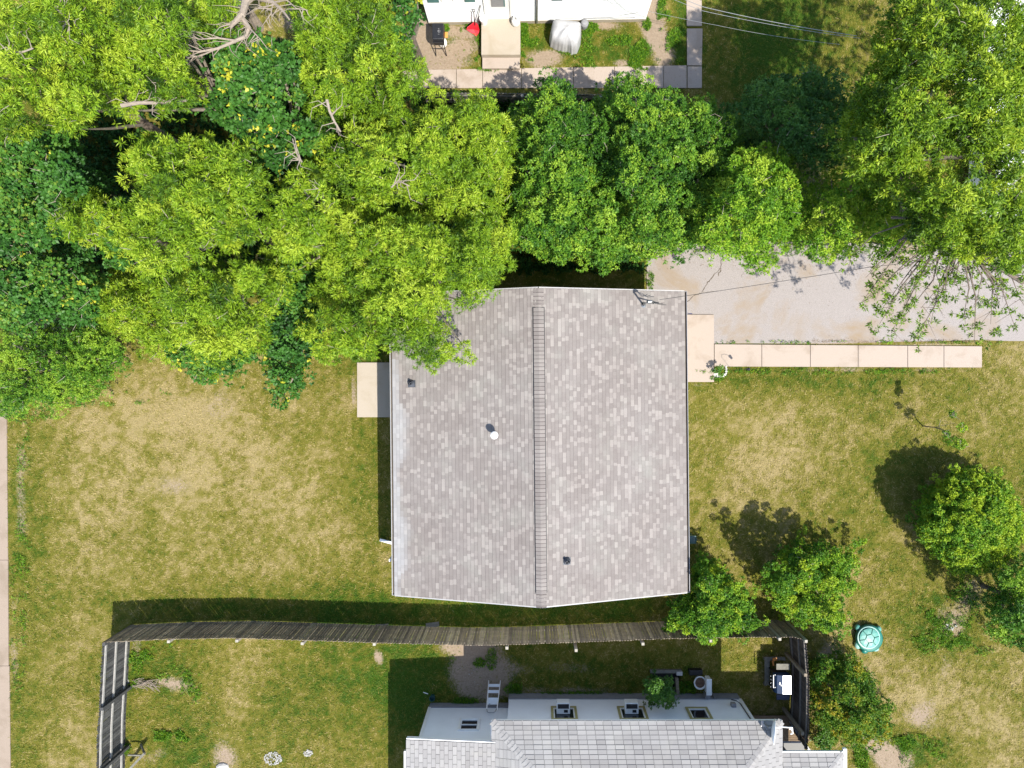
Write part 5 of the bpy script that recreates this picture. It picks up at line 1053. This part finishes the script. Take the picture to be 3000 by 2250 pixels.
# the big tree at the right, with bare limbs that hang over the driveway
ex = []; limb = []
rb = random.Random(12)
tips = [(1862, 652, 5.6), (1885, 640, 5.8), (1905, 668, 5.5), (1900, 700, 5.2), (1925, 720, 5.0), (1948, 690, 5.4), (1975, 735, 5.0), (1962, 640, 6.0), (1990, 665, 5.8), (2010, 700, 5.4), (2040, 655, 6.2), (2060, 620, 6.4), (2080, 690, 5.6), (2105, 740, 5.0), (2110, 650, 6.0), (2140, 700, 5.4), (2160, 660, 6.0), (2190, 700, 5.6), (2205, 650, 6.0), (1930, 590, 6.3), (1895, 580, 6.0), (1990, 600, 6.6), (2050, 600, 6.6), (2100, 600, 6.6), (2170, 615, 6.6), (1830, 560, 5.5), (2150, 590, 6.8), (2200, 590, 6.8), (1925, 650, 5.6), (2020, 590, 6.4), (1870, 600, 5.8), (1960, 580, 6.4)]
hub = [W(2040 * 1.3562, 500 * 1.3562, 7.0), W(2075 * 1.3562, 510 * 1.3562, 7.2), W(1990 * 1.3562, 470 * 1.3562, 7.0)]
for (x, y, z) in tips:
    e = W(x * 1.3562, y * 1.3562, z); h0 = min(hub, key=lambda q: (q - e).length); mid = h0.lerp(e, .55) + Vector((rb.uniform(-.3, .3), rb.uniform(-.2, .2), .25)); limb.append([h0, mid, e])
    for q in (e, mid.lerp(e, .6)):
        for _ in range(3): ex.append((q.x + rb.uniform(-.25, .25), q.y + rb.uniform(-.25, .25), q.z + rb.uniform(-.1, .1), rb.choice([1, 1, 2, 3, 4]), rb.uniform(.08, .2)))
big, _ = tree('tree', 'very large olive green tree filling the top right with limbs over the driveway', [(1880, 130), (1895, 40), (1940, -30), (2240, -30), (2240, 600), (2170, 590), (2100, 570), (2040, 560), (1985, 545), (1935, 480), (1890, 420), (1835, 370), (1815, 290), (1835, 190)], 'olive', 10.0, 6.4, 123, holes=[(2138, 48, 20), (2165, 90, 14), (2146, 122, 13), (2130, 370, 22), (2150, 330, 15), (2155, 405, 15), (2148, 480, 12), (2030, 470, 14)], group=G2, trunk_r=.26, extra=ex, twigs=50, dens=1.5, rough=.5)
b = MB()
for P in limb: b.tube([P[0], P[1], P[2]], [.035, .018, .005], 6)
for P in limb:
    for _ in range(3):
        a = P[1].lerp(P[2], rb.random()); e = a + Vector((rb.uniform(-.5, .5), rb.uniform(-.6, .1), rb.uniform(-.2, .1))); b.tube([a, e], [.009, .003], 5)
o = b.build('hanging_limbs', M['bark']); o.parent = big; o.location = -big.location
b = MB()   # heavy limb seen crossing the crown
for pts, r0 in (([(1830, 290, 7.6), (1890, 320, 8.0), (1935, 350, 8.4), (1975, 420, 8.0), (2040, 500, 7.1)], .09), ([(1925, 470, 6.8), (1990, 470, 7.0), (2075, 510, 7.2), (2130, 560, 7.0), (2210, 610, 6.6)], .07), ([(1940, 520, 6.6), (2000, 500, 7.0), (2040, 500, 7.1)], .05)):
    PP = [W(x * 1.3562, y * 1.3562, z) for x, y, z in pts]; b.tube(PP, [r0 * (.6 + .1 * k) for k in range(len(PP))], 8)
o = b.build('limb', M['bark']); o.parent = big; o.location = -big.location
# front garden
tree('round_bush', 'big round clipped bush with bright leaf tips on the front lawn', [(1976.7, 1134.5), (1992.5, 1083.3), (2015.7, 1046.1), (2057.6, 1020.1), (2108.7, 1016.4), (2155.2, 1036.8), (2187.8, 1069.4), (2206.4, 1111.2), (2203.6, 1157.7), (2183.1, 1199.6), (2145.9, 1227.5), (2099.4, 1239.6), (2052.9, 1222.8), (2011.1, 1185.6), (1983.2, 1162.4)], 'bush', 2.5, .35, 131, rag=0, dens=1.35, cat='bush', twigs=6, rough=.18, trunk_r=.08)
tree('shrub', 'uneven dark shrub with a light sprig between bush and fence end', [(1648, 1230), (1670, 1195), (1700, 1165), (1740, 1172), (1775, 1160), (1800, 1180), (1840, 1190), (1860, 1160), (1872, 1175), (1850, 1210), (1830, 1240), (1848, 1262), (1815, 1300), (1820, 1345), (1800, 1370), (1740, 1350), (1700, 1350), (1665, 1305), (1640, 1275)], 'bush', 2.7, .4, 132, db=-.14, cat='shrub', twigs=10, rough=.5, dens=.8, trunk_r=.06)
tree('shrub', 'leafy green shrub leaning over the fence next to the roof corner', [(1490, 1240), (1510, 1205), (1545, 1210), (1580, 1240), (1615, 1275), (1640, 1320), (1635, 1355), (1590, 1365), (1560, 1385), (1530, 1395), (1490, 1375), (1440, 1365), (1425, 1345), (1460, 1320), (1440, 1300), (1470, 1290), (1490, 1275)], 'bush', 2.8, .6, 133, db=-.12, cat='shrub', twigs=6, rough=.45, trunk_r=.06)
tree('shrub', 'wide shrub with rusty yellow leaves outside the brown fence', [(1755, 1430), (1800, 1410), (1850, 1420), (1875, 1450), (1890, 1500), (1925, 1530), (1922, 1590), (1880, 1620), (1830, 1605), (1790, 1580), (1762, 1540), (1750, 1480)], 'orangey', 2.2, .3, 134, db=-.16, rag=30, cat='shrub', twigs=4, rough=.3, trunk_r=.06)
tree('shrub', 'dark shaded shrub at the right edge below the round bush', [(2150, 1240), (2215, 1190), (2250, 1230), (2250, 1400), (2200, 1400), (2160, 1380), (2130, 1340), (2135, 1290)], 'mid', 3.2, 1.0, 135, cat='shrub', twigs=6, trunk_r=.08)
tree('vine', 'leafy vine climbing the white wall between two windows', [(1388, 1475), (1405, 1462), (1430, 1468), (1450, 1490), (1455, 1515), (1435, 1532), (1410, 1530), (1392, 1510)], 'vine', 2.1, .9, 136, cat='vine', twigs=0, rough=.2, trunk_r=.03, base=(1422, 1473))
tree('shrub', 'low ragged shrub at the corner of the porch roof', [(1752, 1572), (1775, 1560), (1790, 1590), (1800, 1615), (1780, 1622), (1755, 1620)], 'vine', .9, .25, 137, cat='shrub', twigs=0, rough=.1, trunk_r=.02)
tree('sapling', 'thin wispy sapling behind the round bush', [(2030, 900), (2060, 890), (2085, 925), (2110, 950), (2090, 975), (2055, 960), (2035, 940)], 'bush', 2.2, 1.4, 138, cat='sapling', twigs=20, dens=.13, trunk_r=.02, under=False)
tree('garden_plant', 'small dark green plant inside the whitewashed stones', [(1545, 791), (1562, 791), (1562, 806), (1556, 809), (1546, 806)], 'vine', .32, .15, 140, cat='plant', twigs=0, rough=.05, trunk_r=.01)
# dead tree with pale crooked limbs
dt = thing('dead_tree', 'dead tree with pale crooked bare limbs at the top edge', 'tree', W(560 * 1.3562, 60 * 1.3562, 0)); o_ = W(560 * 1.3562, 60 * 1.3562, 0)
rd_ = random.Random(5)
def DL(x, y, z): return W(x * 1.3562, y * 1.3562, z) - o_
b = MB(); b.tube([(0, 0, -.1), (.05, .1, 2.5), DL(525, 25, 6.5)], [.2, .17, .12], 10); b.build('trunk', M['deadwood'], dt)
b = MB()
main = [([(560, -25, 7.6), (530, 5, 7.8), (522, 38, 7.9), (538, 60, 7.9), (532, 78, 7.9)], .13), ([(532, 78, 7.9), (505, 90, 8.0), (470, 105, 8.1), (430, 112, 8.2), (400, 108, 8.2)], .055), ([(555, -5, 7.8), (590, 5, 7.9), (610, 22, 8.0), (625, 42, 8.1)], .07), ([(510, 88, 8.0), (470, 82, 8.2), (430, 85, 8.3), (390, 60, 8.3)], .03), ([(470, 105, 8.1), (435, 120, 8.2), (408, 124, 8.3)], .022), ([(590, 5, 7.9), (620, 0, 8.1), (640, 18, 8.2), (665, 22, 8.2)], .025), ([(538, 60, 7.9), (550, 72, 8.0), (562, 84, 8.0)], .03), ([(590, 5, 7.9), (585, 30, 8.0), (565, 58, 8.0)], .02), ([(525, 30, 8.0), (505, 50, 8.0), (498, 60, 8)], .09)]
for pts, r0 in main:
    PP = [DL(*p) for p in pts]; b.tube(PP, [r0 * (1 - .7 * k / (len(PP) - 1)) for k in range(len(PP))], 8)
    for _ in range(9):
        i_ = rd_.randrange(1, len(PP)); a = PP[i_ - 1].lerp(PP[i_], rd_.random()); ang = rd_.uniform(2.4, 5.2); l = rd_.uniform(.25, .9)
        m1 = a + Vector((math.cos(ang) * l * .5, math.sin(ang) * l * .35, rd_.uniform(-.1, .2))); e1 = m1 + Vector((math.cos(ang + .5) * l * .5, math.sin(ang + .4) * l * .4, rd_.uniform(-.1, .2))); b.tube([a, m1, e1], [.014, .009, .003], 5)
b.build('branches', M['deadwood'], dt)
def bare(name, label, pts, r0, seed, tw=8, cat='branch'):
    r = random.Random(seed); b = MB(); PP = [W(x * 1.3562, y * 1.3562, z) for x, y, z in pts]; b.tube(PP, [r0 * (1 - .4 * k / (len(PP) - 1)) for k in range(len(PP))], 8)
    for _ in range(tw):
        i_ = r.randrange(1, len(PP)); a = PP[i_ - 1].lerp(PP[i_], r.random()); g = r.uniform(0, 6.28); l = r.uniform(.2, .7); b.tube([a, a + Vector((math.cos(g) * l * .6, math.sin(g) * l * .6, .1)), a + Vector((math.cos(g + .4) * l, math.sin(g + .4) * l, .15))], [.014, .009, .003], 5)
    return tag(b.build(name, M['deadwood']), label, cat)
bare('broken_branch', 'pale broken trunk lying across the yellow green crowns', [(262, 228, 8.9), (300, 222, 8.9), (350, 222, 8.9), (405, 217, 8.8)], .055, 1)
bare('bare_branch', 'thin forked bare branch at the far left of the wood', [(8, 120, 9.9), (20, 112, 10.0), (50, 112, 10.0), (72, 104, 10.0)], .03, 2)
bare('bare_branch', 'thin bare branch near the top left corner', [(118, 15, 9.9), (138, 35, 10.0), (150, 55, 10.0), (146, 70, 10.0)], .02, 3)
bare('bare_branch', 'short bare branch in the gap above the roof tree', [(652, 350, 8.9), (640, 330, 8.9), (632, 300, 8.8)], .025, 4)
bare('bare_branch', 'bare branch beside the dark gap right of the golden tree', [(845, 405, 9.4), (860, 390, 9.4), (885, 402, 9.3)], .022, 5)
bare('bare_branch', 'brown bent branch under the feathery tree', [(706, 215, 9.0), (712, 240, 8.9), (722, 262, 8.7), (736, 285, 8.6)], .04, 6)

# ------------------------------------------------------------------ weeds: leafy tufts on the ground
def weeds(zones, seed):
    r = np.random.default_rng(seed); pos = []
    for (cx_, cy_, rx, ry, n) in zones:
        n = int(n * 1.6)
        a = r.uniform(0, 6.283, n); q = np.sqrt(r.random(n)); px = cx_ + 1.3 * rx * q * np.cos(a); py = cy_ + 1.3 * ry * q * np.sin(a); z = r.uniform(.02, .12, n)
        k_ = fbm(px / 77, py / 77, .45, 77, 3) > .50; px, py, z = px[k_], py[k_], z[k_] * .6; pos.append(np.stack([(px - CX) * (H - z) / F, -(py - CY) * (H - z) / F, z], -1))
    pos = np.concatenate(pos); ax = np.tile(np.array([[0, 0, 1.]]), (len(pos), 1))
    v, f, t = mkleaves(pos, ax, 7, .07, .022, r, .8, np.full(len(pos), .5) + r.normal(0, .15, len(pos)), .12); return v, f, t
v, f, t = weeds([(1545, 90, 18, 30, 500), (1550, 140, 30, 30, 300), (1300, 78, 12, 14, 90), (1385, 120, 22, 50, 260), (1362, 90, 10, 18, 120), (1468, 203, 55, 4, 160), (1520, 200, 12, 8, 90), (1725, 85, 22, 16, 200), (1830, 150, 60, 36, 620), (1780, 180, 120, 14, 300), (1880, 180, 26, 20, 240), (1945, 40, 14, 44, 260), (1985, 130, 26, 40, 320), (1640, 150, 26, 12, 90), (1895, 70, 9, 14, 60), (1690, 120, 60, 30, 200),
                 (470, 2155, 26, 12, 150), (540, 2155, 20, 14, 170), (380, 2195, 18, 14, 160), (450, 1915, 30, 18, 120), (500, 1930, 40, 60, 160), (390, 1960, 24, 40, 160), (560, 2010, 26, 40, 160), (1320, 1935, 12, 14, 50), (1405, 1942, 14, 10, 50), (1440, 1930, 12, 26, 60), (1350, 2055, 40, 8, 120), (1510, 2020, 26, 14, 120), (1700, 2032, 120, 5, 160), (2010, 2020, 22, 18, 140), (2140, 2020, 26, 12, 120), (2300, 2160, 40, 30, 60),
                 (2790, 1790, 60, 90, 600), (2720, 1840, 40, 60, 300), (2850, 1870, 70, 40, 320), (2530, 2215, 20, 34, 260), (2640, 2180, 36, 16, 150), (2690, 2200, 60, 40, 260), (2440, 2120, 16, 50, 200), (2800, 1290, 30, 18, 90), (2400, 1088, 300, 6, 260), (70, 1500, 16, 300, 300), (55, 1800, 20, 200, 160), (2110, 1110, 30, 6, 50), (250, 1160, 200, 24, 260), (700, 1080, 120, 20, 160), (2480, 1003, 380, 3, 120), (1905, 800, 8, 60, 90), (100, 1210, 50, 20, 80), (2250, 735, 260, 12, 200), (2400, 1950, 40, 40, 160)], 4)
tag(field_mesh('weeds', v, f, M['bush'], [('tint', 'FACE', t)]), 'green weeds sprouting in the bare and shaded ground', 'weeds', kind='stuff')

r = np.random.default_rng(31); px = np.concatenate([r.normal(2480, 260, 300), r.uniform(2380, 2900, 700), r.uniform(1900, 2960, 600), r.uniform(1300, 2040, 260)])
py = np.concatenate([r.normal(860, 70, 300), 1004 - np.abs(r.normal(0, 5, 700)), 745 + np.abs(r.normal(0, 30, 600)), r.uniform(205, 255, 260)])
k_ = ((px > 1900) & (px < 2990) & (py > 700) & (py < 1004)) | ((py < 258) & (py > 204)); px, py = px[k_], py[k_]; n = len(px)
p = np.stack([(px - CX) * H / F, -(py - CY) * H / F, np.full(n, .028)], -1); a = r.uniform(0, 6.28, n); l = r.uniform(.008, .024, n)
dx = np.stack([np.cos(a), np.sin(a), r.uniform(-.2, .3, n)], -1) * l[:, None]; dy = np.stack([-np.sin(a), np.cos(a), r.uniform(-.2, .2, n)], -1) * (l * .45)[:, None]
M['litter'] = plain('dry_leaf_litter', (.30, .19, .12), .9, .3, 30, tint=[(.20, .12, .07), (.36, .24, .15), (.44, .35, .2)])
tag(field_mesh('leaf_litter', np.stack([p - dx, p - dy, p + dx, p + dy], 1).reshape(-1, 3), np.arange(4 * n).reshape(-1, 4), M['litter'], [('tint', 'FACE', r.random(n))]), 'dry brown leaf litter scattered over the driveway', 'leaf litter', kind='stuff')

# low growth on the floor of the wood, coloured dark to deepen the shade
r = np.random.default_rng(41); n = 12000; px = r.uniform(60, 2350, n); py = r.uniform(120, 860, n)
k_ = inpoly(px, py, [(150, 330), (560, 120), (900, 60), (1180, 260), (1850, 300), (2330, 420), (2360, 690), (1900, 730), (1890, 800), (1480, 800), (1150, 880), (880, 1000), (600, 1000), (330, 980), (120, 950)]); px, py = px[k_], py[k_]; z = r.uniform(.05, .55, len(px))
M['undergrowth'] = leafmat('shade_dark_leaves', [(.015, .05, .010), (.03, .09, .014), (.05, .12, .02)], .15, .6, .1)  # darker greens than the crowns, so gaps read as deep shade
pos = np.stack([(px - CX) * (H - z) / F, -(py - CY) * (H - z) / F, z], -1); v, f, t = mkleaves(pos, np.tile(np.array([[0, 0, 1.]]), (len(px), 1)), 8, .16, .09, r, .8, r.uniform(0, 1, len(px)), .1)
tag(field_mesh('undergrowth', v, f, M['undergrowth'], [('tint', 'FACE', t)]), 'leafy undergrowth coloured shade dark on the floor beneath the trees', 'undergrowth', kind='stuff')
